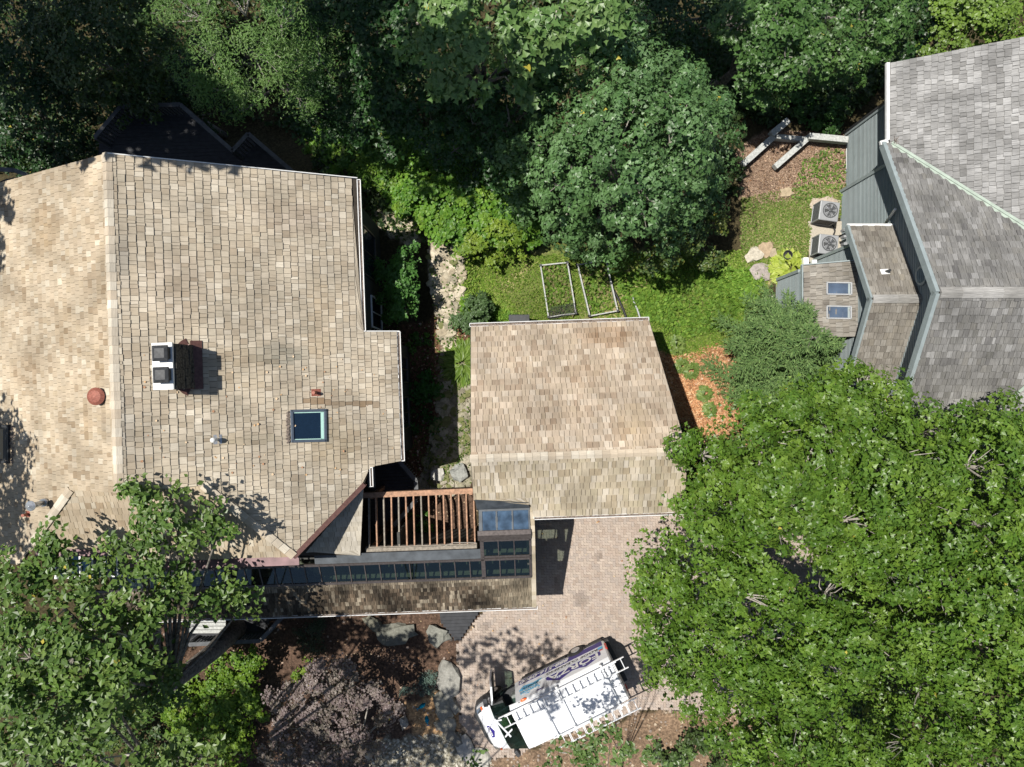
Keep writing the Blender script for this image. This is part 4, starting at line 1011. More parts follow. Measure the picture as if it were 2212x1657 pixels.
p1 = RI(13.83, (828.5-487)*(30-3.6)/1533, 3.6); p0 = RI(13.7, (828.5-455)*(30-4.5)/1533, 4.6)
g.tube([p0+RI(-.05, 0, .12), p0, p1], .05, 10); g.build('white_downspout', 'white', gh, smooth=True)
g = B()
for vv in (498, 512, 528): g.box(P(1822, vv, .8), (.14, .1, .3))
each(g, 'electric_box', 'acgrey', gh)
def gl(u, v): A = 2.75-.676*11.2; p = None
# lean-to skylights
def plt(u, v):
    t = (H-(2.75-.676*11.2))/(F+.676*(u-1105.5)); a, b = (u-1105.5)*t, (828.5-v)*t
    return RI(a, b, H-F*t)
skylight([plt(1785, 609), plt(1841, 610), plt(1841, 638), plt(1785, 637)], None, gh, fm='acgrey', gm='bluepane', inner='blue_trim', h=.07, w_=.05)
skylight([plt(1785, 660), plt(1840, 661), plt(1840, 690), plt(1785, 689)], None, gh, fm='acgrey', gm='bluepane', inner='blue_trim', h=.07, w_=.05)
def pmid(u, v):
    A = 5.9+.606*2.88; t = (H-A)/(F-.606*(828.5-v)); return RI((u-1105.5)*t, (828.5-v)*t, H-F*t)
q = pmid(1911, 587); g = B(); g.beam(q+Vector((-.17, -.01, .04)), q+Vector((.12, 0, .04)), .22, .012, up=(0, .5, .86)); g.build('vent_flashing', 'white', gh)
g = B(); g.tube([q+Vector((.02, 0, 0)), q+Vector((.02, 0, .3))], .045, 10); g.build('pipe_vent', 'black', gh)
q = RI(13.86, 3.65, 6.0); g = B(); Rm = Matrix.Rotation(math.radians(-90), 3, 'Y')
vs0 = []; g.lathe((0, 0, 0), [(.33, 0), (.33, .05), (.25, .05), (.25, .02)], 24)
g.v = [tuple(Rm @ Vector(p)+q) for p in g.v]; rv = g.build('round_gable_vent', 'blue_trim', gh)
g = B()
for k in range(5): g.box(q+Vector((-.04, 0, -.2+k*.1)), (.03, .44, .02))
g.build('louvre', 'blue_siding', rv)
# white box vents at the foot of the north wall
g = B(); g.box(P(1738, 565, .3), (.22, .3, .3)); g.box(P(1757, 567, .8), (.2, .2, .2)); each(g, 'utility_box', 'white', gh, bevel=.02)
# debris where gutter and valley meet
g = B()
for k in range(60):
    p = RI(13.5+random.uniform(0, .5), 8.55+random.uniform(-.25, .12), 4.9+random.uniform(0, .06)); g.beam(p, p+Vector((random.uniform(-.12, .12), random.uniform(-.12, .12), .01)), .012, .01)
tag(g.build('twig_debris', 'debris', gh), kind='stuff')

# ================================================================== NORTH DECK, CURVED DECK, SOUTH DECKS
def deck(name, label, poly, zf, rails, parent_rail_h=1.0, rail_w=.16, bm='deck', rm='deckrail', step=.145, loc=None):
    pts = [P(u, v, zf) for u, v in poly]; t = thing(name, label, 'deck', tuple(pts[0]))
    y = min(p.y for p in pts); y1_ = max(p.y for p in pts)
    while y < y1_:
        xs_ = intervals([(p.x, p.y) for p in pts], y+.06)
        for q in range(0, len(xs_)-1, 2):
            if xs_[q+1]-xs_[q] > .1:
                g = B(); g.box(((xs_[q]+xs_[q+1])/2, y+step/2-.004, zf-.02), (xs_[q+1]-xs_[q], step-.008, .035)); g.build('deck_board', bm, t)
        y += step
    ps = B(); bs = B()
    for seg in rails:
        for a, b in zip(seg[:-1], seg[1:]):
            A, Bb = P(*a, zf+parent_rail_h), P(*b, zf+parent_rail_h)
            g = B(); g.beam(A, Bb, rail_w, .045); g.build('rail_cap', rm, t)
            n = max(2, int((Bb-A).length/.14))
            for k in range(n): q = A.lerp(Bb, (k+.5)/n); bs.beam(q-Vector((0, 0, parent_rail_h)), q, .035, .035)
        for a in seg: A = P(*a, zf+parent_rail_h); ps.box(A-Vector((0, 0, 1.6)), (.12, .12, 3.1))
    if bs.v: tag(bs.build('balusters', rm, t), kind='stuff'); each(ps, 'post', rm, t)
    return t
deck('north_deck', 'wide black stained deck with grey rails in the shade behind the left house',
     [(214, 290), (262, 236), (388, 231), (502, 330), (536, 294), (640, 380), (640, 430), (212, 430)], 1.2,
     [[(205, 297), (260, 231), (389, 226), (502, 326), (536, 289), (640, 378)]])
t = thing('curved_deck', 'curved grey rail of a small round deck at the left edge', 'deck', tuple(P(0, 400, 2)))
g = B(); pts = [P(u, v, 3.0) for u, v in ((-60, 385), (-30, 371), (0, 366), (30, 368), (55, 377), (75, 396), (85, 420))]
for a, b in zip(pts[:-1], pts[1:]): g.beam(a, b, .16, .05)
g.build('rail_cap', 'deckrail', t)
g = B(); g.prism([p-Vector((0, 0, 1)) for p in pts]+[P(85, 470, 2), P(-60, 470, 2)], .1); g.build('deck_floor', 'deck', t)
deck('entry_ramp', 'dark triangular entry deck at the edge of the paved driveway', [(945, 1300), (1050, 1300), (988, 1391), (952, 1345)], .16, [])
deck('front_deck', 'shaded front deck with pale bench and black rail under the poplar trunk', [(410, 1310), (600, 1310), (560, 1385), (410, 1392)], .5,
     [[(408, 1392), (562, 1384), (612, 1330)]], .9)
bt = thing('garden_bench', 'pale wooden bench boards on the shaded front deck', 'bench', tuple(P(445, 1350, .9)))
for k in range(4): g = B(); g.box(P(448, 1340+k*8, .95), (1.5, .13, .04), rz=-.03); g.build('seat_board', 'timber', bt)
g = B(); 
for du in (-30, 30): g.box(P(448+du, 1352, .72), (.06, .5, .42))
each(g, 'leg', 'deckrail', bt)

# ================================================================== GARDEN BEDS, TIMBERS, CONDENSERS, RUBBISH
def bed(label, c, grp):
    p = [G(*q, .14) for q in c]; t = thing('garden_bed', label, 'garden bed', tuple(p[0]), 0, grp)
    for i in range(4):
        g = B(); g.beam(p[i], p[(i+1) % 4], .05, .22); g.build('board', 'timber', t)
    g = B()
    for q in p: g.box(q, (.09, .09, .3))
    each(g, 'corner_post', 'black', t)
    return t
bed('left of the two weedy timber framed garden beds, black netting at its near end', [(1167, 574), (1225, 568), (1243, 677), (1184, 685)], 'raised garden beds')
bed('right of the two weedy timber framed garden beds, beside the black hose', [(1247, 573), (1308, 563), (1333, 672), (1273, 683)], 'raised garden beds')
t = thing('garden_netting', 'black plastic netting lying across the end of the left garden bed', 'netting', tuple(G(1210, 680, .1)))
g = B(); c = [(1187, 664), (1241, 655), (1244, 678), (1186, 690)]
for k in range(9):
    f = k/8; g.beam(G(c[0][0]*(1-f)+c[3][0]*f, c[0][1]*(1-f)+c[3][1]*f, .27), G(c[1][0]*(1-f)+c[2][0]*f, c[1][1]*(1-f)+c[2][1]*f, .27), .012, .008)
for k in range(19):
    f = k/18; g.beam(G(c[0][0]*(1-f)+c[1][0]*f, c[0][1]*(1-f)+c[1][1]*f, .27), G(c[3][0]*(1-f)+c[2][0]*f, c[3][1]*(1-f)+c[2][1]*f, .27), .01, .008)
tag(g.build('net', 'blackrubber', t), kind='stuff')
def hose(name, label, pts, r, m, dz=.06):
    p = [G(u, v, dz) for u, v in pts]; P2 = []
    for i in range(len(p)-1):
        for k in range(5):
            f = k/5; a = p[max(i-1, 0)]; b, c = p[i], p[i+1]; d = p[min(i+2, len(p)-1)]
            P2.append(.5*((2*b)+(c-a)*f+(2*a-5*b+4*c-d)*f*f+(3*b-a-3*c+d)*f**3))
    P2.append(p[-1]); g = B(); g.tube(P2, r, 8); o = g.build(name, m, smooth=True); return tag(o, label, 'pipe')
hose('drain_pipe', 'thick black corrugated drain pipe snaking past the right garden bed to the garage', [(1305, 560), (1313, 590), (1322, 620), (1335, 645), (1348, 675), (1356, 700)], .05, 'blackrubber')
hose('downspout_extension', 'grey downspout extension lying in the grass behind the garage', [(1366, 642), (1370, 656), (1376, 668), (1384, 695)], .045, 'acgrey')
for i, (u, lab) in enumerate(((1113, 'left of the two black bins behind the garage'), (1128, 'right of the two black bins behind the garage'))):
    p = G(u, 699); t = thing('rubbish_bin', lab, 'bin', tuple(p), -.03, 'black bins behind the garage')
    g = B(); g.box((0, 0, .45), (.5, .5, .9)); g.build('body', 'blackrubber', t, True, bevel=.03); g = B(); g.box((0, 0, .93), (.56, .58, .07)); g.box((0, -.2, .97), (.4, .05, .04)); g.build('lid', 'black', t, True, bevel=.02)
def timber(label, a, b, w_=.26, z=.5):
    A, Bb = G(*a, z), G(*b, z); g = B(); g.beam(A, Bb, w_, .3); o = g.build('retaining_timber', 'timber', bevel=.015); return tag(o, label, 'timber', 'retaining timbers')
timber('lower left retaining timber slanting up to the first junction', (1602, 357), (1669, 297), z=.3)
timber('short shaded retaining timber beyond the first junction', (1664, 292), (1700, 262), z=.45)
timber('level retaining timber between the two slanting ones', (1672, 297), (1738, 303), .2, z=.25)
timber('second slanting retaining timber, its foot buried in wood chips', (1672, 362), (1745, 298), .24, z=.3)
timber('top retaining timber running level to the wall of the grey house', (1745, 296), (1829, 304), .26, z=.5)
pad = B(); pad.prism([G(1745, 478, .06), G(1825, 478, .06), G(1822, 560, .06), G(1748, 566, .06)], .12); po_ = pad.build('concrete_pad', 'concrete', bevel=.01)
tag(po_, 'concrete pad under the two air conditioner units', 'slab')
def condenser(label, u, v, rz):
    p = P(u, v, .95); t = thing('air_conditioner', label, 'air conditioner', (p.x, p.y, .1), rz, 'air conditioners by the grey house')
    g = B(); s = .37; g.box((0, 0, .04), (.78, .78, .06)); g.box((0, 0, .80), (.80, .80, .10)); g.build('case', 'acgrey', t, True, bevel=.05)
    g = B()
    for sx in (-1, 1):
        for sy in (-1, 1): g.box((sx*.37, sy*.37, .42), (.05, .05, .72))
    each(g, 'corner_post', 'acgrey', t, True)
    for i in range(15):
        for ax in (0, 1):
            for sg in (-1, 1):
                g = B(); c = (sg*.365, 0, .1+i*.046) if ax == 0 else (0, sg*.365, .1+i*.046)
                g.box(c, (.02, .7, .026) if ax == 0 else (.7, .02, .026)); g.build('louvre', 'acdark', t, True)
    g = B(); g.box((0, 0, .42), (.66, .66, .68)); g.build('coil', 'black', t, True)
    g = B(); g.lathe((.03, .03, .84), [(.30, 0), (.31, .02), (.27, .015), (.27, .004)], 28); f = g.build('fan_ring', 'acdark', t, True)
    g = B(); g.lathe((.03, .03, .843), [(.265, 0), (.265, .006)], 28); g.build('fan_well', 'blackrubber', f, True)
    g = B(); g.lathe((.03, .03, .85), [(.07, 0), (.07, .04), (.03, .06)], 14)
    g.build('hub', 'acdark', f, True)
    for k in range(5):
        a = k*2*math.pi/5+.4; b = B(); c, s_ = math.cos(a), math.sin(a); c2, s2x = math.cos(a+.75), math.sin(a+.75)
        b.prism([Vector((.03+.05*c, .03+.05*s_, .872)), Vector((.03+.25*c, .03+.25*s_, .868)), Vector((.03+.25*c2, .03+.25*s2x, .855)), Vector((.03+.05*c2, .03+.05*s2x, .858))], .006); b.build('fan_blade', 'chrome', f, True)
    g = B()
    for r_ in (.09, .15, .21, .26):
        pts = [(.03+r_*math.cos(2*math.pi*k/24), .03+r_*math.sin(2*math.pi*k/24), .905) for k in range(25)]; g.tube(pts, .003, 4)
    for k in range(8): a = k*math.pi/8; g.beam((.03-.27*math.cos(a), .03-.27*math.sin(a), .90), (.03+.27*math.cos(a), .03+.27*math.sin(a), .90), .006, .006)
    g.build('fan_guard', 'acdark', f, True)
    return t
condenser('farther air conditioner, by the white wall pipe of the grey house', 1791, 456, math.radians(-10)); condenser('nearer air conditioner, just above the chartreuse hosta', 1789, 528, math.radians(-8))
hose('refrigerant_line', 'black refrigerant lines between the condensers and the grey wall', [(1796, 484), (1803, 498), (1800, 508), (1812, 510), (1822, 506)], .03, 'blackrubber', .2)
q = G(1696, 553); t = thing('flower_pot', 'small dark pot on the soil above the chartreuse hosta', 'pot', tuple(q)); g = B(); g.lathe((0, 0, 0), [(.12, 0), (.19, .26), (.2, .28), (.16, .28), (.14, .2)], 18); g.build('pot', 'blackrubber', t, True)

# ================================================================== ROCKS
import bmesh
def ico(sub=2):
    bm = bmesh.new(); bmesh.ops.create_icosphere(bm, subdivisions=sub, radius=1); bm.verts.ensure_lookup_table()
    v = np.array([tuple(x.co) for x in bm.verts]); f = np.array([[q.index for q in x.verts] for x in bm.faces]); bm.free(); return v, f
IV, IF = ico(2); IV1, IF1 = ico(1)
def rockverts(V, seed, sx, sy, sz, rz, rough=.22):
    o = seed*3.17; s = V*1.6+o
    d = 1+rough*np.array([noise.noise(Vector(p)) for p in s])*1.6
    q = V*d[:, None]; q = np.sign(q)*np.abs(q)**.82
    q[:, 2] = np.clip(q[:, 2], -.7, .62+.15*math.sin(seed))
    q = q*np.array([sx, sy, sz]); c, s_ = math.cos(rz), math.sin(rz)
    return np.stack([q[:, 0]*c-q[:, 1]*s_, q[:, 0]*s_+q[:, 1]*c, q[:, 2]], 1)
RC = np.array([(.42, .40, .34), (.37, .35, .29), (.48, .45, .38), (.32, .31, .25)])
def boulder(label, u, v, sx, sy, sz=.25, rz=0.0, c=None, grp='limestone boulders edging the driveway', cat='rock', name='boulder'):
    p = G(u, v, sz*.35); k = random.randrange(999)
    cc = (RC[random.randrange(4)] if c is None else np.array(c))*.7
    n = len(IV); me = npmesh(name, rockverts(IV, k, sx, sy, sz, rz, .5), IF, 'rock', cc[None]*rng.uniform(.9, 1.1, (n, 1)))
    o = link(name, me); o.location = p; return tag(o, label, cat, grp)
boulder('largest pale boulder at the driveway edge, beside the blue green juniper', 966, 1467, .48, .78, .35, .2, (.38, .37, .33))
boulder('small round rock just below the largest driveway boulder', 962, 1498, .25, .25, .2)
boulder('long boulder split by a dark crack, right of the tan soil patch', 957, 1528, .38, .62, .3, .3, (.38, .37, .31))
boulder('narrow rock lying against the right side of the cracked boulder', 974, 1516, .2, .5, .25, .5)
boulder('low pale rock where the paving starts to curve inward', 962, 1565, .42, .35, .25, .1)
boulder('dark tilted slab of rock along the inward curve of the paving', 978, 1592, .5, .24, .25, -.8, (.24, .23, .20))
boulder('flat white slab at the lower left corner of the paving', 1003, 1615, .35, .5, .16, .4, (.55, .53, .48))
boulder('broad pale slab below the paving corner, under poplar sprigs', 1035, 1640, .55, .4, .16, -.7, (.52, .50, .44))
boulder('flat grey boulder in the mulch left of the entry ramp', 855+0, 1368, .9, .45, .22, .1, (.25, .25, .21), 'rocks in the mulch bed')
boulder('wedge shaped rock touching the tip of the entry ramp', 946, 1372, .45, .35, .25, -.6, (.30, .30, .26), 'rocks in the mulch bed')
boulder('small upright white stone in the tan soil below the juniper', 872, 1561, .16, .28, .22, .2, (.5, .46, .4), 'rocks in the mulch bed')
boulder('mossy rock beside the dark narrow-leaved shrub', 805, 1345, .25, .4, .2, .7, (.27, .26, .2), 'rocks in the mulch bed')
boulder('pale boulder at the end of the side deck, topmost bright one', 945, 1025, .28, .28, .25, .2, (.62, .60, .55), 'rocks near the pergola')
boulder('blocky grey boulder against the garage corner beside the pergola', 992, 1022, .33, .36, .3, .4, (.42, .43, .40), 'rocks near the pergola')
boulder('brightest white stone on the right lawn, left of the hosta', 1630, 549, .36, .32, .16, .5, (.68, .62, .5), 'stones on the right lawn')
boulder('tan flat stone just right of the brightest white one', 1652, 540, .36, .3, .12, 1.0, (.55, .42, .28), 'stones on the right lawn')
boulder('squarish pinkish slab left of the chartreuse hosta', 1642, 588, .42, .38, .15, -.2, (.5, .44, .4), 'stones on the right lawn')
boulder('small tan stone above the slab near the hosta', 1667, 547, .18, .2, .12, .3, (.52, .43, .3), 'stones on the right lawn')
boulder('flat tan stone in the grass below the wood chips', 1697, 416, .3, .2, .1, .1, (.56, .45, .3), 'stones on the right lawn')
boulder('broken white stone beside the concrete pad, top side', 1778, 440, .6, .32, .1, .1, (.62, .52, .42), 'stones on the right lawn')
boulder('pale rock by the spruce below the lean-to wall', 1665, 655, .3, .35, .3, .2, (.58, .54, .46), 'stones on the right lawn')
t = thing('rock_ledge', 'strip of mossy limestone ledge between the left house and the garage', 'rock ledge', tuple(G(975, 640)))
cnt = 0
for zn_, n_, c0 in (('rockpath', 1500, 1.0), ('rocktop', 240, 1.1)):
    poly = np.array(Z[zn_]); lo, hi = poly.min(0), poly.max(0); k = 0
    while k < n_:
        q = lo+rng.random(2)*(hi-lo)
        if not inpoly(q[None], Z[zn_])[0]: continue
        k += 1; cnt += 1
        if cnt > 290 and False: break
        s = .04+.20*rng.random()**2.2; sx, sy = s*rng.uniform(.8, 1.3), s*rng.uniform(.6, 1.0)
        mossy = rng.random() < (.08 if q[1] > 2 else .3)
        c = (np.array([(.40, .35, .26), (.33, .28, .20), (.50, .44, .34), (.27, .24, .18)])[rng.integers(4)] if q[1] > 1.0 else np.array([(.27, .25, .18), (.21, .19, .14), (.34, .31, .24)])[rng.integers(3)]) if not mossy else np.array([.16, .165, .07])  # lower path rocks in darker tones, the shade there painted in
        V_ = IV1 if s < .16 else IV; F_ = IF1 if s < .16 else IF
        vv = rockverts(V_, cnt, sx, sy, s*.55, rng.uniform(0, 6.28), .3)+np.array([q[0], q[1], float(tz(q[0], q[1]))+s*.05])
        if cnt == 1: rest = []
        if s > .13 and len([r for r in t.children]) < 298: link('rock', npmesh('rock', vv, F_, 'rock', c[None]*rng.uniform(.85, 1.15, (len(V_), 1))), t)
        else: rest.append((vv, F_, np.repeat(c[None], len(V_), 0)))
def joinmesh(L):
    vs, fs, cs, o = [], [], [], 0
    for v, f, c in L: vs.append(v); fs.append(f+o); cs.append(c); o += len(v)
    return np.concatenate(vs), np.concatenate(fs), np.concatenate(cs)
v_, f_, c_ = joinmesh(rest); tag(link('rock_rubble', npmesh('rock_rubble', v_, f_, 'rock', c_), t), kind='stuff')
L = []
for zn_, n_, pal_ in (('gravel', 2600, [(.42, .39, .31), (.33, .31, .25), (.27, .25, .2), (.48, .45, .38)]), ('dirt', 900, [(.42, .34, .25), (.33, .25, .17), (.28, .23, .19)]), ('mulch', 260, [(.45, .33, .25), (.3, .24, .2)]), ('mulch2', 160, [(.45, .35, .28)]), ('straw', 40, [(.6, .45, .35)])):
    poly = np.array(Z[zn_]); lo, hi = poly.min(0), poly.max(0); q = lo+rng.random((n_*3, 2))*(hi-lo); q = q[inpoly(q, Z[zn_])][:n_]
    for i, p in enumerate(q):
        s = rng.uniform(.025, .075); L.append((rockverts(IV1, i % 37, s, s*rng.uniform(.6, 1), s*.6, rng.uniform(0, 6))+np.array([p[0], p[1], float(tz(*p))+s*.2]), IF1, np.repeat(np.array(pal_[rng.integers(len(pal_))])[None]*rng.uniform(.8, 1.15), len(IV1), 0)))
v_, f_, c_ = joinmesh(L); tag(link('gravel', npmesh('gravel', v_, f_, 'rock', c_)), 'loose pale gravel and pebbles in the beds around the driveway', 'gravel', kind='stuff')
for i, (u, v, lab, rz) in enumerate(((911, 1524, 'upper teal glazed fish ornament on the tan soil', .6), (922, 1554, 'lower teal glazed fish ornament on the tan soil', 1.7))):
    p = G(u, v, .35); t = thing('garden_ornament', lab, 'ornament', tuple(p), rz, 'teal garden ornaments')
    g = B(); g.tube([(-.2, 0, 0), (-.14, 0, .01), (-.05, 0, .04), (.06, 0, .05), (.14, 0, .03), (.19, 0, 0)], [.01, .05, .085, .09, .055, .01], 10); g.prism([(-.18, 0, .02), (-.28, .08, .02), (-.25, 0, .02), (-.28, -.08, .02)], .02); g.build('body', 'teal', t, True, smooth=False)
    g = B(); g.tube([(0, 0, -.4), (0, 0, .03)], .012, 6); g.build('stake', 'black', t, True)
p = G(1198, 1618, 0)

# ================================================================== VAN
hd = RI(-.897, -.442, 0); rc = RI(4.22, -11.5, 0)
van = thing('service_van', 'white high-roof service van with purple lettering and an open front passenger door', 'van', (rc.x, rc.y, .055), math.atan2(hd.y, hd.x))
ST = [(0, .95, 2.28, .42), (.06, .985, 2.40, .36), (.5, 1.0, 2.46, .34), (2.0, 1.0, 2.50, .34), (3.2, 1.0, 2.50, .34), (4.08, 1.0, 2.48, .34), (4.38, .995, 2.42, .34), (5.22, .99, 1.58, .34), (5.38, .985, 1.36, .34), (5.68, .96, 1.22, .36), (5.88, .89, 1.04, .40), (5.99, .76, .80, .45)]
def section(x, w_, zr, zs_):
    q = [(w_*.93, zs_), (w_, zs_+.22), (w_*1.0, min(1.0, zr-.22)), (w_*.985, min(1.40, zr-.13)), (w_*.935, zr-.26 if zr > 2 else zr-.09), (w_*.85, zr-.07 if zr > 2 else zr-.05), (w_*.62, zr-.015), (0, zr)]
    q = [(a, max(b, zs_+.03*i)) for i, (a, b) in enumerate(q)]
    return [Vector((x, a, b)) for a, b in q]+[Vector((x, -a, b)) for a, b in q[-2::-1]]
secs = [section(*s) for s in ST]; ns = len(secs[0])
g = B(); vs_ = [p for s in secs for p in s]; fs = []
for i in range(len(secs)-1):
    for k in range(ns-1):
        if i == 6 and 4 <= k <= 9: continue                      # windscreen
        if i in (5, 6) and k in (10, 11, 12): continue         # passenger door opening
        if i == 5 and k == 8 and False: continue
        if i in (5,) and k in (3,): continue                      # driver window
        fs.append((i*ns+k, (i+1)*ns+k, (i+1)*ns+k+1, i*ns+k+1))
fs.append(tuple(range(ns-1, -1, -1))); fs.append(tuple(range((len(secs)-1)*ns, len(secs)*ns)))
g.add(vs_, fs); body = g.build('body', 'vanwhite', van, True, smooth=False)
g = B(); s6, s7 = secs[6], secs[7]
g.prism([s6[4]+Vector((.02, 0, 0)), s6[6]+Vector((.02, 0, 0)), s6[8]+Vector((.02, 0, 0)), s6[10]+Vector((.02, 0, 0)), s7[10]+Vector((0, 0, .01)), s7[8]+Vector((.02, 0, .02)), s7[6]+Vector((.02, 0, .02)), s7[4]+Vector((0, 0, .01))], .012); g.build('windscreen', 'vglass', van, True)
g = B(); g.box((4.2, 0, .55), (1.7, 1.8, .1)); g.box((3.95, 0, 1.3), (.04, 1.85, 2.0)); g.box((5.0, 0, 1.12), (.6, 1.8, .35)); g.build('cab_interior', 'vandark', van, True)
g = B()
for y in (-.5, .5): g.box((4.1, y, .85), (.55, .55, .4)); g.box((3.97, y, 1.4), (.16, .5, .8)); g.box((3.97, y, 1.88), (.12, .28, .2))
each(g, 'seat', 'seat', van, True, bevel=.05)
g = B(); g.lathe((4.98, -.02, 1.32), [(.24, 0), (.24, .02), (.12, .03), (.11, .1), (.02, .12)], 22); g.build('hat', 'yellowhat', van, True)
# front bumper and side skirts
g = B(); fr_ = [(5.35, 1.02), (5.68, 1.0), (5.92, .92), (6.06, .74), (6.12, .4), (6.13, 0), (6.12, -.4), (6.06, -.74), (5.92, -.92), (5.68, -1.0), (5.35, -1.02)]
for a, b in zip(fr_[:-1], fr_[1:]):
    A, Bb = Vector((a[0], a[1], 0)), Vector((b[0], b[1], 0)); ia, ib = Vector((a[0]*.0+a[0]-.16, a[1]*.86, 0)), Vector((b[0]-.16, b[1]*.86, 0))
    z = lambda p, h: Vector((p.x, p.y, h))
    g.prism([z(A, .70), z(Bb, .70), z(ib, .86), z(ia, .86)], .5)
g.build('front_bumper', 'vandark', van, True)
g = B(); g.box((2.75, -1.0, .42), (2.0, .03, .2)); g.box((2.75, 1.0, .42), (2.0, .03, .2)); g.box((.45, -1.0, .42), (.7, .03, .2)); g.box((-.08, 0, .5), (.18, 1.85, .24)); each(g, 'skirt', 'vandark', van, True)
for sy in (-1, 1):
    for x in (1.25, 5.05):
        g = B(); c = Vector((x, sy*.93, .34)); prof = [(.335, -.11), (.35, -.06), (.35, .06), (.335, .11), (.2, .11)]
        vs0 = len(g.v); g.lathe((0, 0, 0), prof, 24); Rm = Matrix.Rotation(math.radians(90), 3, 'X'); g.v = [tuple(Rm @ Vector(p)+c) for p in g.v]; wh = g.build('wheel', 'tyre', van, True)
        g = B(); g.lathe((0, 0, 0), [(.2, 0), (.2, .03), (.12, .015), (.05, .03)], 20); Rm = Matrix.Rotation(math.radians(90 if sy < 0 else -90), 3, 'X'); g.v = [tuple(Rm @ Vector(p)+c+Vector((0, sy*.1, 0))) for p in g.v]; g.build('rim', 'galv', wh, True)
        g = B(); ar = [(x+.42*math.cos(a), sy*1.008, .34+.42*math.sin(a)) for a in np.linspace(0, math.pi, 13)]; g.prism(ar, (0, -sy*.05, 0)); g.build('wheel_arch', 'vandark', van, True)
for sy in (-1, 1):
    g = B(); g.prism([(5.66, sy*.965, 1.14), (5.90, sy*.87, 1.0), (5.93, sy*.70, 1.02), (5.68, sy*.82, 1.23)], .05); g.build('headlight', 'chrome', van, True)
    g = B(); g.prism([(5.60, sy*.975, 1.16), (5.67, sy*.965, 1.15), (5.66, sy*.86, 1.24), (5.59, sy*.88, 1.24)], .04); g.build('indicator', 'orange', van, True)
    g = B(); g.box((.0, sy*.93, 1.15), (.08, .12, .5)); g.build('tail_light', 'redlens', van, True, bevel=.02)
g = B(); g.prism([(3.62, -.965, 2.14), (3.98, -.965, 2.14), (3.95, -.90, 2.30), (3.66, -.90, 2.30)], .02)
g = B(); g.lathe((3.75, -.93, 2.29), [(.1, 0), (.08, .03), (.02, .04)], 16, 1.4, .6); g.build('roof_marker', 'orange', van, True)
# opened passenger door, hinged at its front edge
dr = Matrix.Translation((5.15, -1.0, 0)) @ Matrix.Rotation(math.radians(68), 4, 'Z')
def D(p): return tuple(dr @ Vector(p))
g = B(); g.add([D(p) for p in [(-.02, 0, .42), (-1.0, 0, .42), (-1.0, 0, 1.35), (-.02, 0, 1.35), (-.02, .07, .42), (-1.0, .07, .42), (-1.0, .07, 1.35), (-.02, .07, 1.35)]], [(0, 1, 2, 3), (7, 6, 5, 4), (0, 4, 5, 1), (1, 5, 6, 2), (2, 6, 7, 3), (3, 7, 4, 0)])
def dbeam(a, b, w_=.06, h_=.06): g.beam(D(a), D(b), w_, h_)
dbeam((-1.0, .03, 1.35), (-.98, .10, 2.18)); dbeam((-.98, .10, 2.18), (-.5, .10, 2.2)); dbeam((-.5, .10, 2.2), (-.02, .03, 1.5)); dbeam((-.02, .03, 1.35), (-.02, .03, 1.5))
door = g.build('passenger_door', 'vanwhite', van, True)
g = B(); g.prism([D((-.97, .04, 1.38)), D((-.95, .10, 2.14)), D((-.5, .10, 2.16)), D((-.05, .04, 1.45)), D((-.05, .04, 1.38))], [x*.01 for x in Vector(D((0, 1, 0)))-Vector(D((0, 0, 0)))]); g.build('window', 'vglass', door, True)
g = B(); g.add([D(p) for p in [(-.08, .075, .5), (-.92, .075, .5), (-.92, .075, 1.3), (-.08, .075, 1.3), (-.08, .13, .55), (-.92, .13, .55), (-.92, .13, 1.0), (-.08, .13, 1.0)]], [(0, 1, 2, 3), (7, 6, 5, 4), (0, 4, 5, 1), (1, 5, 6, 2), (2, 6, 7, 3), (3, 7, 4, 0)]); g.build('door_lining', 'vandark', door, True)
g = B(); g.box((5.3, -1.2, 1.42), (.18, .34, .34), rz=-.3); g.beam((5.25, -.97, 1.3), (5.3, -1.1, 1.35), .06, .06); g.build('mirror', 'vandark', van, True, bevel=.04)
g = B(); g.box((5.05, 1.2, 1.42), (.16, .28, .34), rz=.2); g.beam((4.95, 1.0, 1.3), (4.95, 1.15, 1.35), .06, .06); g.build('mirror', 'vandark', van, True, bevel=.04)
g = B()
for k in range(6): g.box((2.1, -.62+k*.25, 2.5), (3.9, .03, .012))
each(g, 'roof_rib', 'vanwhite', van, True)
# side print (passenger side)
def side_pt(x, z, off=.006):
    if z <= 1.40: y = 1.0-(.015*(z-1.0)/.4 if z > 1 else 0)
    else: y = .985-.05*(z-1.40)/.84
    return Vector((x, -(y+off), z))
def side_patch(pts, name, m, off=.006):
    g = B(); g.prism([side_pt(x, z, off) for x, z in pts], (0, .003, 0)); return g.build(name, m, body, True)
side_patch([(.12, .60), (3.9, .60), (3.9, .98), (2.0, 1.02), (.12, 1.02)], 'lower_print', 'purple', .004)
side_patch([(.30, 1.45), (2.70, 1.45), (2.70, 1.68), (2.15, 2.16), (1.6, 1.90), (1.3, 1.95), (1.0, 2.12), (.62, 1.95), (.30, 1.74)], 'roof_logo', 'purple', .008)
for x, z in ((1.0, 1.92), (1.07, 1.92), (1.0, 1.86), (1.07, 1.86)): side_patch([(x, z), (x+.05, z), (x+.05, z+.05), (x, z+.05)], 'logo_window', 'paleblue', .012)
for x, z in ((2.10, 1.86), (2.19, 1.86), (2.10, 1.78), (2.19, 1.78)): side_patch([(x, z), (x+.07, z), (x+.07, z+.06), (x, z+.06)], 'logo_window', 'paleblue', .012)
side_patch([(2.85, 1.25), (3.1, 1.5), (3.0, 1.85), (3.3, 1.75), (3.5, 1.95), (3.85, 1.8), (3.9, 1.45), (3.7, 1.2), (3.3, 1.3)], 'splash_print', 'lightblue', .004)
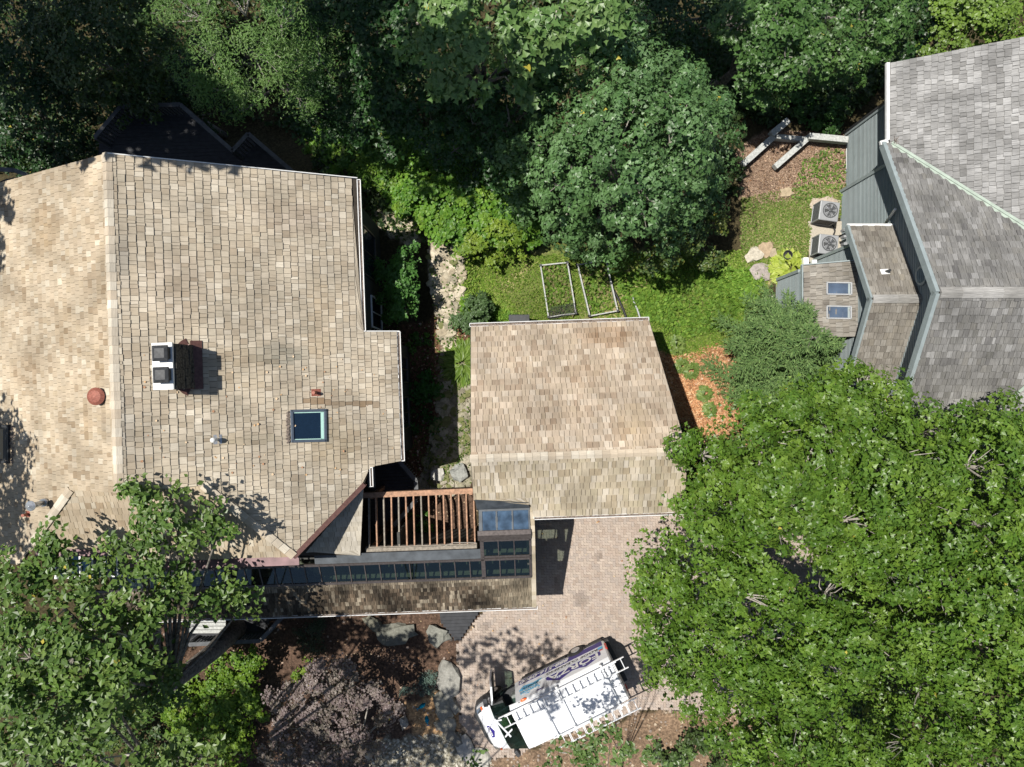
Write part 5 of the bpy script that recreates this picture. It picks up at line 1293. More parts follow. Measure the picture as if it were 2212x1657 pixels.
side_patch([(.14, 1.1), (.34, 1.1), (.34, 1.3), (.14, 1.3)], 'sticker', 'lightblue', .006); side_patch([(.16, 1.32), (.32, 1.32), (.32, 1.42), (.16, 1.42)], 'sticker', 'redlens', .006)
side_patch([(2.85, 2.05), (3.15, 2.05), (3.15, 2.13), (2.85, 2.13)], 'sticker', 'purple', .006)
g = B(); g.beam(side_pt(.3, 1.40, .01), side_pt(3.0, 1.40, .01), .02, .02); g.beam(side_pt(2.72, .5, .004), side_pt(2.72, 1.4, .004), .008, .01); g.beam(side_pt(2.72, 1.4, .004), side_pt(2.72, 2.2, .004), .008, .01); g.build('slide_rail', 'acgrey', body, True)
def text(txt, size, m, x, z, width, off, name='lettering', shear=0.0, bold=.006, place=None):
    c = bpy.data.curves.new('lettering', 'FONT'); c.body = txt; c.size = size; c.shear = shear; c.offset = bold; c.extrude = .001; c.resolution_u = 3
    o = bpy.data.objects.new('tmp', c); COL.objects.link(o); dg = bpy.context.evaluated_depsgraph_get()
    me = bpy.data.meshes.new_from_object(o.evaluated_get(dg)); COL.objects.unlink(o); bpy.data.objects.remove(o)
    xs_ = [v.co.x for v in me.vertices]; x0_, x1_ = min(xs_), max(xs_); sc = width/(x1_-x0_)
    for v in me.vertices:
        p = side_pt(x+(v.co.x-x0_)*sc, z+v.co.y, off+v.co.z) if place is None else place((v.co.x-x0_)*sc, v.co.y, v.co.z)
        v.co = p
    me.materials.clear(); me.materials.append(M[m]); link(name, me, body, True)
text('FORZA', .52, 'white', .40, 1.50, 2.2, .016, bold=.012)
text('ROOF CLEANING', .21, 'vandark', .36, 1.15, 2.3, .010)
text('888-516-0900', .38, 'white', 1.62, .67, 2.25, .010, shear=.3, bold=.012)
text('EXTERIOR', .15, 'white', 3.05, 1.78, .75, .010, shear=.3, bold=.006); text('CLEANING', .20, 'vandark', 2.95, 1.56, .95, .010, shear=.3, bold=.006); text('CLEANING', .20, 'white', 2.95, 1.56, .95, .013, shear=.3, bold=.0); text('EXPERTS!', .13, 'vandark', 3.05, 1.40, .7, .010, shear=.3)
# bonnet badge
def hood(x, y): return 1.36-(x-5.16)*.42
def bn(a, b, c): X_ = 5.74-b*.9; return Vector((X_, -.12+a, 0))+Vector((0, 0, (1.36-(X_-5.38)*.4667 if X_ < 5.68 else 1.22-(X_-5.68)*.9)+.02+c))
g = B(); g.prism([bn(-.06, -.03, .0), bn(.46, -.03, 0), bn(.46, .10, 0), bn(.2, .24, 0), bn(-.06, .08, 0)], .004); g.build('bonnet_badge', 'purple', body, True)
text('FORZA', .11, 'white', 0, 0, .40, 0, place=lambda a, b, c: bn(a, b, .006+c))
# ladder racks and ladders: things carried by the van
rk = thing('roof_rack', 'white ladder rack bars across the van roof', 'roof rack', (rc.x, rc.y, .055), math.atan2(hd.y, hd.x))
for x in (.45, 2.35, 3.1): g = B(); g.box((x, 0, 2.60), (.07, 1.9, .04)); g.build('crossbar', 'alum', rk, True); 
g = B()
for x in (.45, 2.35):
    for y in (-.9, .9): g.box((x, y, 2.52), (.08, .06, .16)); g.box((x+.02, y*.75, 2.66), (.05, .03, .14), rz=.3)
each(g, 'bracket', 'alum', rk, True)
def ladder(label, x0_, x1_, yc_, w_, z, skew=0.0):
    t = thing('extension_ladder', label, 'ladder', (rc.x, rc.y, .055), math.atan2(hd.y, hd.x), 'aluminium ladders on the van')
    def q(x, y, zz_): return Vector((x, yc_+y+skew*(x-2.5), zz_))
    for lay, (dw, dz, a, b) in enumerate(((0, 0, x0_, x1_), (-.05, .05, x0_+.35, x1_-.25))):
        for s in (-1, 1):
            g = B(); g.beam(q(a, s*(w_+dw)/2, z+dz), q(b, s*(w_+dw)/2, z+dz), .028, .07); g.build('rail', 'alum', t, True)
        n = int((b-a)/.305)
        for k in range(n):
            x = a+.15+k*.305; g = B(); g.beam(q(x, -(w_+dw)/2, z+dz), q(x, (w_+dw)/2, z+dz), .03, .03); g.build('rung', 'alum', t, True)
    return t
ladder('longer aluminium ladder strapped along the lettered side of the van roof', -.5, 4.85, -.66, .44, 2.68, .0)
ladder('aluminium ladder on the far side of the van roof, half hidden by poplar sprigs', -.25, 3.3, .98, .42, 2.64, .0)
sb = thing('stabiliser_bar', 'white ladder stabiliser bar jutting over the windscreen', 'ladder part', (rc.x, rc.y, .055), math.atan2(hd.y, hd.x))
g = B(); g.beam((5.0, -.95, 2.72), (4.72, -.05, 2.72), .06, .05); g.build('bar', 'alum', sb, True)
g = B(); g.beam((5.05, -.88, 2.74), (4.75, -.80, 2.74), .05, .05); g.beam((4.92, -.15, 2.74), (4.55, -.30, 2.74), .05, .05); each(g, 'arm', 'alum', sb, True)

# ================================================================== VEGETATION
GR = dict(
 maple=[(.085, .165, .018), (.11, .195, .024), (.06, .125, .016), (.15, .235, .034), (.075, .145, .02)],
 bluish=[(.09, .175, .06), (.11, .205, .072), (.066, .14, .046), (.14, .24, .10), (.09, .18, .052)],
 pale=[(.10, .19, .045), (.13, .23, .06), (.075, .15, .035), (.16, .25, .075)],
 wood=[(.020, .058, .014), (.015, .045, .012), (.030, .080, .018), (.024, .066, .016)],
 vine=[(.10, .22, .024), (.13, .26, .03), (.07, .17, .022), (.19, .31, .035), (.085, .19, .03)],
 poplar=[(.075, .14, .026), (.10, .175, .034), (.055, .11, .02), (.15, .22, .05), (.08, .14, .03)],
 lime=[(.16, .24, .03), (.12, .21, .025), (.20, .27, .035), (.09, .17, .02)],
 plum=[(.18, .135, .135), (.23, .18, .175), (.14, .105, .105), (.28, .23, .215), (.19, .165, .13)],
 spruce=[(.10, .175, .055), (.125, .20, .065), (.075, .135, .045), (.155, .235, .08)],
 shrub=[(.05, .13, .025), (.07, .165, .03), (.04, .10, .022)],
 hosta=[(.35, .42, .06), (.42, .48, .10), (.28, .36, .05)],
 daylily=[(.16, .25, .04), (.12, .20, .03), (.20, .29, .06)],
 juniper=[(.10, .15, .12), (.13, .19, .16), (.08, .12, .10)],
 yew=[(.05, .075, .04), (.07, .10, .055), (.035, .05, .03)])
def wl(L): return L
# --- big bright maples over the drive
A1 = [(1520,985,6.2,1.0),(1580,1060,6.8,1.4),(1660,945,7,1.5),(1790,915,7.2,1.6),(1700,1080,7.6,1.8),(1500,1110,6.2,1.0),(1560,1190,7,1.6),(1440,1230,6,1.1),(1400,1285,5.5,.7),(1470,1330,6.4,1.3),(1600,1290,7.4,1.6),(1440,1420,6,.9),(1530,1430,6.8,1.4),(1650,1400,7.4,1.6),(1480,1520,5.2,.7)]
tree('maple_tree', 'nearest bright green maple overhanging the driveway and the garage corner', 'tree', A1, (9.8, -8.2), GR['maple'], .135, cr=.34, trunk_r=.24, sub=9, dens=5.5, per=56, space=.30, under=-.5, bark='palebark', twigs=.35, inner=.1)
A2 = [(1880,900,7.4,1.4),(1900,1010,8,1.7),(2010,935,7.2,1.2),(1830,1130,7.6,1.6),(1990,1090,8,1.7),(2100,1010,8,1.5),(2190,960,7.6,1.3),(2130,1140,8,1.7),(2230,1080,7.8,1.5),(1920,1230,7.6,1.6),(2060,1240,8,1.7),(2190,1260,8,1.7),(1790,1290,7.2,1.4)]
tree('maple_tree', 'bright green maple spreading over the corner of the grey house', 'tree', A2, (15.5, -6.8), GR['maple'], .135, cr=.34, trunk_r=.26, sub=9, dens=5.5, per=56, space=.30, under=-.5, bark='palebark', twigs=.35, inner=.1)
A3 = [(1770,1400,7.4,1.5),(1620,1500,6.8,1.3),(1740,1510,7.4,1.5),(1640,1610,6.6,1.3),(1780,1610,7,1.5),(1580,1590,5.8,.9),(1700,1690,6.5,1.3),(1830,1690,6.8,1.2),(1860,1380,7.2,1.1)]
tree('maple_tree', 'bright green maple at the bottom of the picture, left of the dark gap', 'tree', A3, (11.8, -12.8), GR['maple'], .135, cr=.34, trunk_r=.24, sub=9, dens=5.5, per=56, space=.30, under=-.5, bark='palebark', twigs=.35, inner=.1)
A4 = [(1950,1370,7.6,1.4),(2080,1380,8,1.7),(2210,1410,8,1.6),(2010,1480,7.6,1.4),(2140,1530,8,1.7),(2240,1580,7.8,1.4),(2000,1610,7.4,1.5),(1890,1500,3.6,1.0),(1915,1570,3.4,.9),(1870,1440,3.8,.8),(2120,1660,7.6,1.5),(1960,1690,7,1.1)]
tree('maple_tree', 'bright green maple filling the lower right corner', 'tree', A4, (17, -12), GR['maple'], .135, cr=.34, trunk_r=.26, sub=9, dens=5.5, per=56, space=.30, under=-.5, bark='palebark', twigs=.35, inner=.1)
# --- blue green maple in the middle of the garden
C1 = [(1360,150,6.6,1.29),(1290,190,6.2,1.1),(1440,190,6.4,1.2),(1474,160,4.6,0.92),(1230,260,6,1.1),(1350,280,7.2,1.47),(1452,300,7,1.47),(1524,250,4.6,1.01),(1170,310,5.2,0.92),(1250,370,6.4,1.29),(1380,390,7,1.47),(1474,380,5.0,1.29),(1549,330,4.0,0.74),(1160,380,4.8,0.92),(1140,440,2.4,0.78),(1225,460,3.6,1.07),(1340,470,3.9999999999999996,0.98),(1440,490,3.6,0.88),(1310,535,2.8000000000000003,0.73),(1255,515,2.6,0.68),(1474,455,2.9999999999999996,0.78),(1524,420,3.5999999999999996,0.64),(1105,340,4.6,0.55),(1310,110,5.8,0.74),(1564,270,3.5999999999999996,0.46)]
tree('maple_tree', 'large dark blue green maple standing in the garden above the two beds', 'tree', C1, (4.0, 6.6), GR['bluish'], .145, cr=.42, trunk_r=.28, dens=4.5, per=84, space=.55, twigs=.2, inner=.2)
tree('mixed_shrub_tree', 'small tree with a few yellowing leaves under the right edge of the blue green maple', 'tree', [(1435,530,3.4,.8),(1495,505,3,.7),(1400,560,2.6,.5),(1540,480,2.4,.6),(1530,560,1.2,.5)], (8.6, 6.4), [(.06, .11, .03), (.09, .14, .03), (.045, .09, .03), (.14, .15, .03)], .10, shape='round', cr=.3, trunk_r=.08, dens=7, per=36, twigs=.1)
# --- woodland along the top
tree('maple_tree', 'pale lobed maple at the top edge, left of the blue green maple', 'tree', [(945,120,8,.8),(1000,180,7.6,.9),(1010,100,8.4,.7),(1060,30,8.6,1.2),(1120,90,8,.9),(1090,160,7.2,.7),(1150,190,6.6,.6),(1160,130,7,.5),(1200,30,8.8,1.0),(1270,30,8.6,.9),(1240,90,8,.6),(960,30,8,.9)], (-1.5, 12.5), [(.11, .20, .055), (.14, .24, .07), (.085, .165, .045), (.17, .26, .085)], .22, cr=.40, trunk_r=.25, dens=4.6, per=26, twigs=.1, inner=.1)
tree('locust_tree', 'pale feathery tree leaning over the left house at the top edge', 'tree', [(430,30,7,1.4),(520,20,7.4,1.5),(600,40,7,1.3),(450,110,6.8,1.2),(540,110,7,1.4),(620,130,6.2,1.1),(470,190,6,.9),(560,200,5.8,.9),(520,240,5.2,.6),(640,210,5.2,.7),(680,90,5.6,1.0)], (-9.5, 13.5), GR['pale'], .12, 'lance', 'leaf', dens=6, per=58, cr=.42, trunk_r=.2, twigs=.3, inner=.15)
tree('oak_tree', 'tree with yellow green patches in the upper left corner', 'tree', [(190,40,4,1.6),(280,50,4.4,1.4),(330,120,3.4,1.1),(230,140,3.4,1.4),(140,90,3,1.5),(330,200,2,1.0),(270,210,2,1.1)], (-15, 13), [(.045, .085, .02), (.08, .125, .025), (.03, .065, .016)], .14, dens=5.5, per=36, cr=.4, trunk_r=.22, twigs=.05)
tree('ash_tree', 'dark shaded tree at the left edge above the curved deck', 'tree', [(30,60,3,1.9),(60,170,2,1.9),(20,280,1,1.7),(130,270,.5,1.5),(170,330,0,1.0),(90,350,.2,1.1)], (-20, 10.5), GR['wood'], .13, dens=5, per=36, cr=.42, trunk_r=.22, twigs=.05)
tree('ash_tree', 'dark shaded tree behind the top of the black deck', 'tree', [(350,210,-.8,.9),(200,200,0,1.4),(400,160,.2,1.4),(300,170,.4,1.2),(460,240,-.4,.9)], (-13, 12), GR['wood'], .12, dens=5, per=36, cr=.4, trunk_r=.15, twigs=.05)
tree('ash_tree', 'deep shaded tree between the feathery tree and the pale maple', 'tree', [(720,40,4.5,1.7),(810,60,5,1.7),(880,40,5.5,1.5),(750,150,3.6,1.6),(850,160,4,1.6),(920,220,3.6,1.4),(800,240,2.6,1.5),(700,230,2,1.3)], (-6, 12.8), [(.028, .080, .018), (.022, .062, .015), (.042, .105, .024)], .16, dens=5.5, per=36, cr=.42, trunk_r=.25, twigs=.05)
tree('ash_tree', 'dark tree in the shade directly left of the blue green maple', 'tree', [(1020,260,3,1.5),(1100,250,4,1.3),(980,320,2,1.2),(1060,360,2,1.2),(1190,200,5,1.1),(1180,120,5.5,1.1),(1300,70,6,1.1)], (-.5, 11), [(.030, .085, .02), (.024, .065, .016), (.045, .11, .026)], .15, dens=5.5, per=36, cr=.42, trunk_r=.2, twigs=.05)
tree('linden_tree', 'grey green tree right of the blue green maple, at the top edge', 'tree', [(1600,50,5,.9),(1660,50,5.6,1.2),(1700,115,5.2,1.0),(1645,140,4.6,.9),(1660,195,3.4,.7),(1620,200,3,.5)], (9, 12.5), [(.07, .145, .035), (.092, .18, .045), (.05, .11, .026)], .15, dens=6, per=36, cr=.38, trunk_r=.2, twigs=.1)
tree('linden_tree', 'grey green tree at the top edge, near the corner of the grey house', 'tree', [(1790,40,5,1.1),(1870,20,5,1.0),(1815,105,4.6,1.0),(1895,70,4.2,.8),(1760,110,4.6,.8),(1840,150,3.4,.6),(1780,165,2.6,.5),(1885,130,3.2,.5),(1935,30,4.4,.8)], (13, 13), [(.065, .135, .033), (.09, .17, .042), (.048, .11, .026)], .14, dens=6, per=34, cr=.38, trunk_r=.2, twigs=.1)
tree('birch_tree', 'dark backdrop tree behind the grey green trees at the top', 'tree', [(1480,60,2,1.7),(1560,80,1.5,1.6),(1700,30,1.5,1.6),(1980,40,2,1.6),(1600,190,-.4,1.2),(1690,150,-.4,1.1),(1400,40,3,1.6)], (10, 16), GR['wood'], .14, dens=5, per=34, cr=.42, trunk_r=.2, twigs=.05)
tree('sumac_tree', 'sunlit yellow green tree behind the grey house roof, upper right', 'tree', [(2030,90,3.6,.9),(2080,80,4,1.0),(2130,60,4.2,1.0),(2180,40,4.4,1.1),(2220,70,4,1.0),(2140,10,5,.9),(2060,20,3.6,.9)], (19, 16), [(.12, .20, .03), (.16, .25, .035), (.09, .15, .025)], .11, 'round', dens=6.5, per=42, cr=.34, trunk_r=.15, twigs=.05)
shrub('undergrowth_bush', 'low sunlit bush beside the upper corner of the grey house wall', 'bush', [(1790,268,.3,.5),(1760,270,.2,.3),(1810,235,.3,.5),(1730,225,.2,.6)], GR['shrub'], .12, flat=.6)
# --- vines
V1 = [(1110,400,.8,1.0),(1130,500,.9,.7),(960,380,1.2,1.5),(930,440,1.5,1.2),(1010,440,1.2,1.3),(1080,430,1.2,1.2),(970,490,1.0,1.0),(880,380,.6,1.2),(1060,490,1.0,1.0),(905,330,.2,1.2),(1120,470,.9,.9),(860,310,0,1.1),(1010,330,.5,1.0)]
shrub('vine_thicket', 'bright green mound of vines between the left house and the maple', 'vines', V1, GR['vine'], .13, dens=8, per=44, cr=.3, flat=.6)
shrub('vine_thicket', 'shaded and sunlit vines just past the upper right corner of the left house', 'vines', [(720,330,-.6,1.2),(770,370,.2,1.1),(800,320,-.4,1.1),(830,390,.4,.9),(700,290,-1,1.1),(670,330,-1.2,1.0),(640,270,-1.5,1.0),(745,280,-1,1.2),(870,440,.3,.7),(840,240,-1,1.3)], GR['vine'], .13, dens=7.5, per=40, cr=.3, flat=.6)
shrub('young_maple', 'yellow green maple sapling hanging over the rock ledge below the vines', 'sapling', [(1040,530,1.2,.7),(1085,515,1.4,.7),(1010,550,.8,.5),(1120,540,.8,.5),(1055,560,.6,.5)], [(.17, .26, .03), (.13, .22, .028), (.22, .30, .04)], .15, 'maple', dens=7, per=30, cr=.28)
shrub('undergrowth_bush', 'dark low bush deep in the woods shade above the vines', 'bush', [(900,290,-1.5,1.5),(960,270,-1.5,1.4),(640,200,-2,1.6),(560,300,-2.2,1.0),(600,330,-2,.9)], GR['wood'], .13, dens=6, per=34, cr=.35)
# --- poplar, lower left
PL = [(385,1060,8.8,.35),(300,1090,8.6,.65),(360,1140,8.8,.85),(430,1115,8.6,.45),(475,1130,8.4,.4),(290,1185,8.6,.75),(380,1205,8.6,.8),(110,1165,8.8,.5),(130,1230,8.8,.7),(50,1245,8.8,.9),(30,1320,9.4,1.0),(130,1320,9.4,1.0),(225,1290,9,.85),(310,1290,8.6,.85),(400,1280,8,.75),(480,1270,7.4,.6),(530,1300,6.8,.5),(260,1380,10,1.1),(150,1420,10.4,1.1),(50,1430,10.4,1.1),(340,1370,8,.8),(250,1480,9.4,1.0),(350,1480,7.4,.8),(140,1530,10.4,1.0),(20,1540,11,1.0)]
bp = P(522, 1345, 0)
tree('poplar_tree', 'tall poplar with thick furrowed trunk rising over the mossy walkway roof', 'tree', PL, (bp.x, bp.y), GR['poplar'], .19, 'kite', 'glossleaf', dens=5.6, per=26, cr=.40, trunk_r=.33, twigs=.22, inner=.12, jitter=.3, fork_at=(bp.x-.1, bp.y-.05, 6.0), limb=.5)
tree('poplar_tree', 'near poplar sprigs at the bottom left corner', 'tree', [(60,1640,12.5,.8),(160,1610,12.5,.55),(225,1560,12.5,.5),(260,1640,12.5,.7),(340,1650,12,.55),(430,1640,11.5,.6),(380,1620,11.5,.4),(235,1510,12,.3)], (-13.5, -17.2), [(.11, .18, .04), (.14, .21, .05), (.08, .14, .03)], .19, 'kite', 'glossleaf', dens=5, per=22, cr=.36, trunk_r=.2, twigs=.5, inner=.05)
tree('poplar_tree', 'near poplar sprigs at the bottom edge below the van', 'tree', [(1312,1590,9,.38),(1338,1562,9,.28),(1285,1620,9,.5),(1225,1630,9,.4),(1250,1600,9,.2),(1345,1625,9,.38),(1235,1650,9,.4),(1190,1670,9,.45),(1110,1655,9,.25),(1150,1665,9,.35),(1040,1650,9,.22),(1326,1535,9,.13)], (3.5, -18.5), [(.09, .15, .04), (.12, .19, .05), (.07, .12, .03)], .16, 'kite', 'glossleaf', dens=5.5, per=22, cr=.3, trunk_r=.04, twigs=.6, inner=.05)
tree('poplar_tree', 'small poplar sprigs at the bottom edge right of the van', 'tree', [(1420,1640,8,.4),(1470,1650,8,.35),(1400,1600,8,.25)], (6.5, -18.5), [(.09, .15, .04), (.12, .19, .05)], .15, 'kite', 'glossleaf', dens=5.5, per=20, cr=.3, trunk_r=.04, twigs=.6, inner=.05)
# --- shade givers that stand outside the picture (tall woodland and poplars round the plot)
def tall(lab, L, base, n='woodland_tree', size=.34, pal='wood', per=30, dens=4.0): tree(n, lab, 'tree', L, base, GR[pal], size, 'maple', 'leaf', dens=dens, per=per, cr=.6, trunk_r=.3, twigs=0, limb=.25, world=True, inner=.3, group='tall trees around the plot')
tall('tall dark trees beyond the upper left corner, casting the shade there', [(-20, 13, 16, 3.4, 2.5), (-23, 9, 15, 2.8, 2.2), (-18, 17, 15, 3, 2.4)], (-27, 14))
tall('tall trees beyond the top left edge, shading the black deck', [(-16.2, 11.2, 16.5, 2.5, 2.2), (-13.8, 10.0, 17.5, 1.5, 1.3), (-22, 15.5, 16, 3, 2.4)], (-27, 12))
tall('tall trees beyond the top edge, shading the wood behind the left house', [(-9.4, 15.0, 17, 1.6, 1.4), (-7.4, 11.6, 17, 1.8, 1.6), (-4.8, 10.6, 17.4, 1.5, 1.3), (2.2, 15.2, 17, 1.9, 1.6)], (-7, 21))
tall('tall poplars beyond the left edge, casting leafy shade on the roof by the left skylight', [(-19.9, .2, 13, .7, .6), (-19.5, -1.2, 13, 1.0, .8), (-20.0, -2.9, 13, 1.3, 1.0), (-19.6, -4.9, 13.4, 1.3, 1.1), (-21, -7.5, 13.5, 2.2, 1.6)], (-23.5, -6), 'tall_poplar', .22, 'poplar', 26, 4)
tall('tall poplars beyond the lower left edge, shading the mulch garden', [(-16.5, -12.5, 14.5, 2.3, 1.7), (-12.5, -13.6, 14.5, 2.2, 1.7), (-9.2, -12.4, 15, 1.5, 1.3)], (-12, -19.5), 'tall_poplar', .22, 'poplar', 26, 4)
tall('tall poplar beyond the bottom edge, dappling the paving beside the van', [(-6.2, -9.6, 15, .85, .7), (-7.4, -9.8, 15, .9, .7), (-4.9, -9.5, 15.2, .75, .6), (-3.6, -10.4, 15.2, .5, .4)], (-5, -20), 'tall_poplar', .22, 'poplar', 17, 3.4)
# --- spruces
def spruce(label, cu, cv, base, ztop, R, zlow, pal, n_br=12, tiers=10, size=.15):
    c = P(cu, cv, (ztop+zlow)*.45); bx, by = c.x, c.y; t = thing('spruce_tree', label, 'tree', (bx, by, float(tz(bx, by)))); PO = []; NO = []; HD = []; br = B()
    for ti in range(tiers):
        f = ti/(tiers-1); z0_ = ztop-.2-(ztop-zlow)*f; r = R*(.12+.88*f**.75)
        nb = int(n_br*(.55+.6*f)); a0 = random.uniform(0, 6)
        for k in range(nb):
            a = a0+k*2*math.pi/nb+random.uniform(-.16, .16); L = r*random.uniform(.42, 1.3); z = z0_+random.uniform(-.28, .28)
            d = np.array([math.cos(a), math.sin(a), -.16-.10*f]); s_ = np.array([-math.sin(a), math.cos(a), 0]); o = np.array([c.x, c.y, z])
            br.tube([tuple(o), tuple(o+d*L*.9)], [.02, .006], 3, False)
            m = int(L*4.4)+2
            for j in range(m):
                u_ = (j+.6)/m; p = o+d*L*u_; tl = L*.36*(1-u_*.72)*random.uniform(.7, 1.2)+.10
                for sg in (-1, 1, 0):
                    dirn = d*.75+s_*sg*.85 if sg else d; dirn = dirn/np.linalg.norm(dirn)
                    q = max(2, int(tl/.045))
                    for e in range(q):
                        pp = p+dirn*tl*(e+.3)/q+np.array([0, 0, -.05*(e/q)])
                        for w_ in range(3):
                            PO.append(pp+rng.normal(size=3)*.012); hh = dirn+rng.normal(size=3)*.55; HD.append(hh); NO.append(np.array([0, 0, 1])+rng.normal(size=3)*.6)
    po = np.array(PO); n = len(po); palc = np.array(GR[pal]); col = palc[rng.integers(0, len(palc), n)]*rng.uniform(.75, 1.3, (n, 1))
    leaves('needles', po, np.array(NO), size*rng.uniform(.7, 1.25, n), col, 'tuft', 'needle', t, head=np.array(HD))
    tag(br.build('branches', 'bark', t), kind='stuff'); g = B(); g.tube([(bx, by, float(tz(bx, by))-.1), (c.x, c.y, ztop)], [.16, .02], 8); g.build('trunk', 'bark', t)
    print('needles', n)
spruce('upper spruce in front of the lean-to with skylights', 1705, 738, (9.9, 1.7), 5.2, 2.75, 1.2, 'spruce')
spruce('lower blue green spruce half under the bright maples', 1715, 900, (10.2, -1.7), 4.4, 2.6, 1.0, 'spruce', 10, 7, .15)
# --- shrubs by the houses
shrub('columnar_shrub', 'tall oblong shrub, half in sun, along the wall of the left house', 'bush', [(880,560,2.1,.7),(878,615,2.3,.8),(876,668,2.1,.75),(852,590,1.5,.75),(850,650,1.5,.75)], [(.08, .19, .04), (.10, .23, .05), (.06, .15, .03)], .12, 'maple', dens=8, per=34, cr=.25, flat=1.0)
shrub('round_shrub', 'round grey green shrub at the corner of the garage and the rock ledge', 'bush', [(1020,680,.6,.75),(1000,690,.5,.5),(1035,665,.5,.5)], [(.09, .155, .055), (.11, .18, .07), (.07, .12, .045)], .085, dens=11, per=40, cr=.2)
shrub('dark_hosta', 'shaded broad leaved plant below the wall, upper of the two dark ones', 'plant', [(905,835,.3,.75),(930,850,.3,.5)], [(.04, .12, .02), (.05, .15, .025)], .2, 'kite', dens=7, per=20, cr=.25, flat=.5)
shrub('dark_hosta', 'shaded broad leaved plant below the wall, lower of the two dark ones', 'plant', [(900,900,.25,.75),(925,910,.25,.5)], [(.035, .10, .02), (.045, .13, .025)], .14, 'kite', dens=7, per=24, cr=.25, flat=.5)
shrub('small_bush', 'small bright bush half in shade left of the daylilies', 'bush', [(915,737,.25,.3),(897,740,.25,.35)], [(.09, .20, .03), (.06, .14, .025)], .08, dens=12, per=34, cr=.14)
shrub('shade_plant', 'leafy plant growing under the pergola rafters', 'plant', [(905,1125,.3,.45),(925,1140,.3,.35)], [(.10, .22, .03), (.07, .16, .025)], .13, 'kite', dens=8, per=20, cr=.2)
shrub('yew_bush', 'dark narrow leaved shrub in the mulch below the walkway roof', 'bush', [(672,1360,.5,.6),(668,1400,.4,.5)], GR['yew'], .13, 'lance', dens=10, per=44, cr=.22)
shrub('sunlit_bush', 'bright yellow green bush under the dark narrow leaved shrub', 'bush', [(665,1432,.35,.35),(648,1452,.3,.35)], GR['lime'], .09, dens=10, per=34, cr=.16)
shrub('juniper_bush', 'silvery blue green juniper beside the largest boulder', 'bush', [(930,1475,.3,.45),(902,1482,.3,.4),(880,1492,.25,.3)], GR['juniper'], .07, 'lance', 'needle', dens=14, per=60, cr=.18, flat=.6)
shrub('japanese_maple', 'vivid green shrub tree beneath the poplar trunk', 'tree', [(470,1440,1.3,.9),(520,1430,1.4,.7),(540,1480,1.2,.6),(470,1510,1.1,.9),(530,1540,.9,.8),(450,1580,.8,1.0),(520,1620,.7,.9),(400,1520,.8,1.0)], [(.12, .22, .02), (.09, .18, .02), (.17, .26, .025)], .10, dens=9, per=40, cr=.24)
tree('plum_tree', 'purple leaved ornamental plum at the bottom beside the mulch bed', 'tree', [(700,1460,3,.8),(760,1470,3.2,.8),(690,1520,3,.9),(620,1510,2.8,.7),(800,1500,3,.6),(840,1530,2.7,.4),(740,1550,2.6,.6),(640,1580,2.8,.9),(720,1620,3,1.0),(610,1640,2.8,.8),(780,1610,2.8,.6),(830,1560,2.4,.3),(670,1650,3,.9),(760,1660,2.8,.7)], (-6.6, -15.6), GR['plum'], .085, 'round', 'leaf', dens=7.5, per=50, cr=.27, trunk_r=.12, bark='palebark', twigs=.35, inner=.2)
shrub('understory_bush', 'shaded green bushes filling the ground below the poplar', 'bush', [(80,1500,.8,1.4),(180,1560,.7,1.4),(280,1560,.7,1.4),(360,1600,.6,1.3),(240,1440,.6,1.2),(330,1480,.6,1.1),(60,1620,.8,1.4),(120,1420,.6,1.2)], [(.055, .105, .03), (.075, .13, .03), (.11, .16, .03), (.045, .085, .03)], .14, 'maple', dens=5, per=28, cr=.34)
shrub('understory_bush', 'dark low bushes below the maple at the bottom edge', 'bush', [(1500,1600,.3,.7),(1560,1640,.4,.8),(1440,1640,.3,.6),(1880,1560,.5,1.0),(1900,1640,.5,1.0)], [(.05, .09, .025), (.07, .11, .03)], .13, 'round', dens=6, per=28, cr=.3)
def hosta(name, label, u, v, R, pal, n, size, up=.5, shape='kite'):
    p = G(u, v); t = thing(name, label, 'plant', tuple(p)); a = rng.uniform(0, 6.28, n); r = R*np.sqrt(rng.random(n)); h = (.32-.22*(r/R)**2)*up*2
    po = np.stack([p.x+r*np.cos(a)*.8, p.y+r*np.sin(a)*.8, p.z+h], 1); hd_ = np.stack([np.cos(a), np.sin(a), np.full(n, .15)], 1)+rng.normal(size=(n, 3))*.2
    no = np.stack([np.cos(a)*.35, np.sin(a)*.35, np.ones(n)], 1)+rng.normal(size=(n, 3))*.2; palc = np.array(GR[pal] if isinstance(pal, str) else pal)
    leaves('leaf_rosette', po, no, size*rng.uniform(.7, 1.2, n), palc[rng.integers(0, len(palc), n)]*rng.uniform(.85, 1.15, (n, 1)), shape, 'leaf', t, head=hd_)
hosta('chartreuse_hosta', 'chartreuse hosta clump at the foot of the lean-to wall', 1700, 583, .85, 'hosta', 330, .26)
hosta('daylily_clump', 'spiky daylily clump against the left wall of the garage', 1000, 785, .95, 'daylily', 900, .42, shape='lance')
for i, (u, v, lab) in enumerate(((1458, 745, 'top one, touching the lawn'), (1490, 800, 'second one, beside the bare needle mulch'), (1520, 850, 'third one down along the garage shadow'), (1530, 885, 'lowest one, nearest the bright maple'), (1470, 790, 'one standing inside the garage shadow'))):
    hosta('oak_fern', 'jagged pale fern east of the garage, '+lab, u, v, .42-.04*i, [(.17, .24, .06), (.21, .28, .08), (.12, .19, .04)], 90, .2, shape='maple')
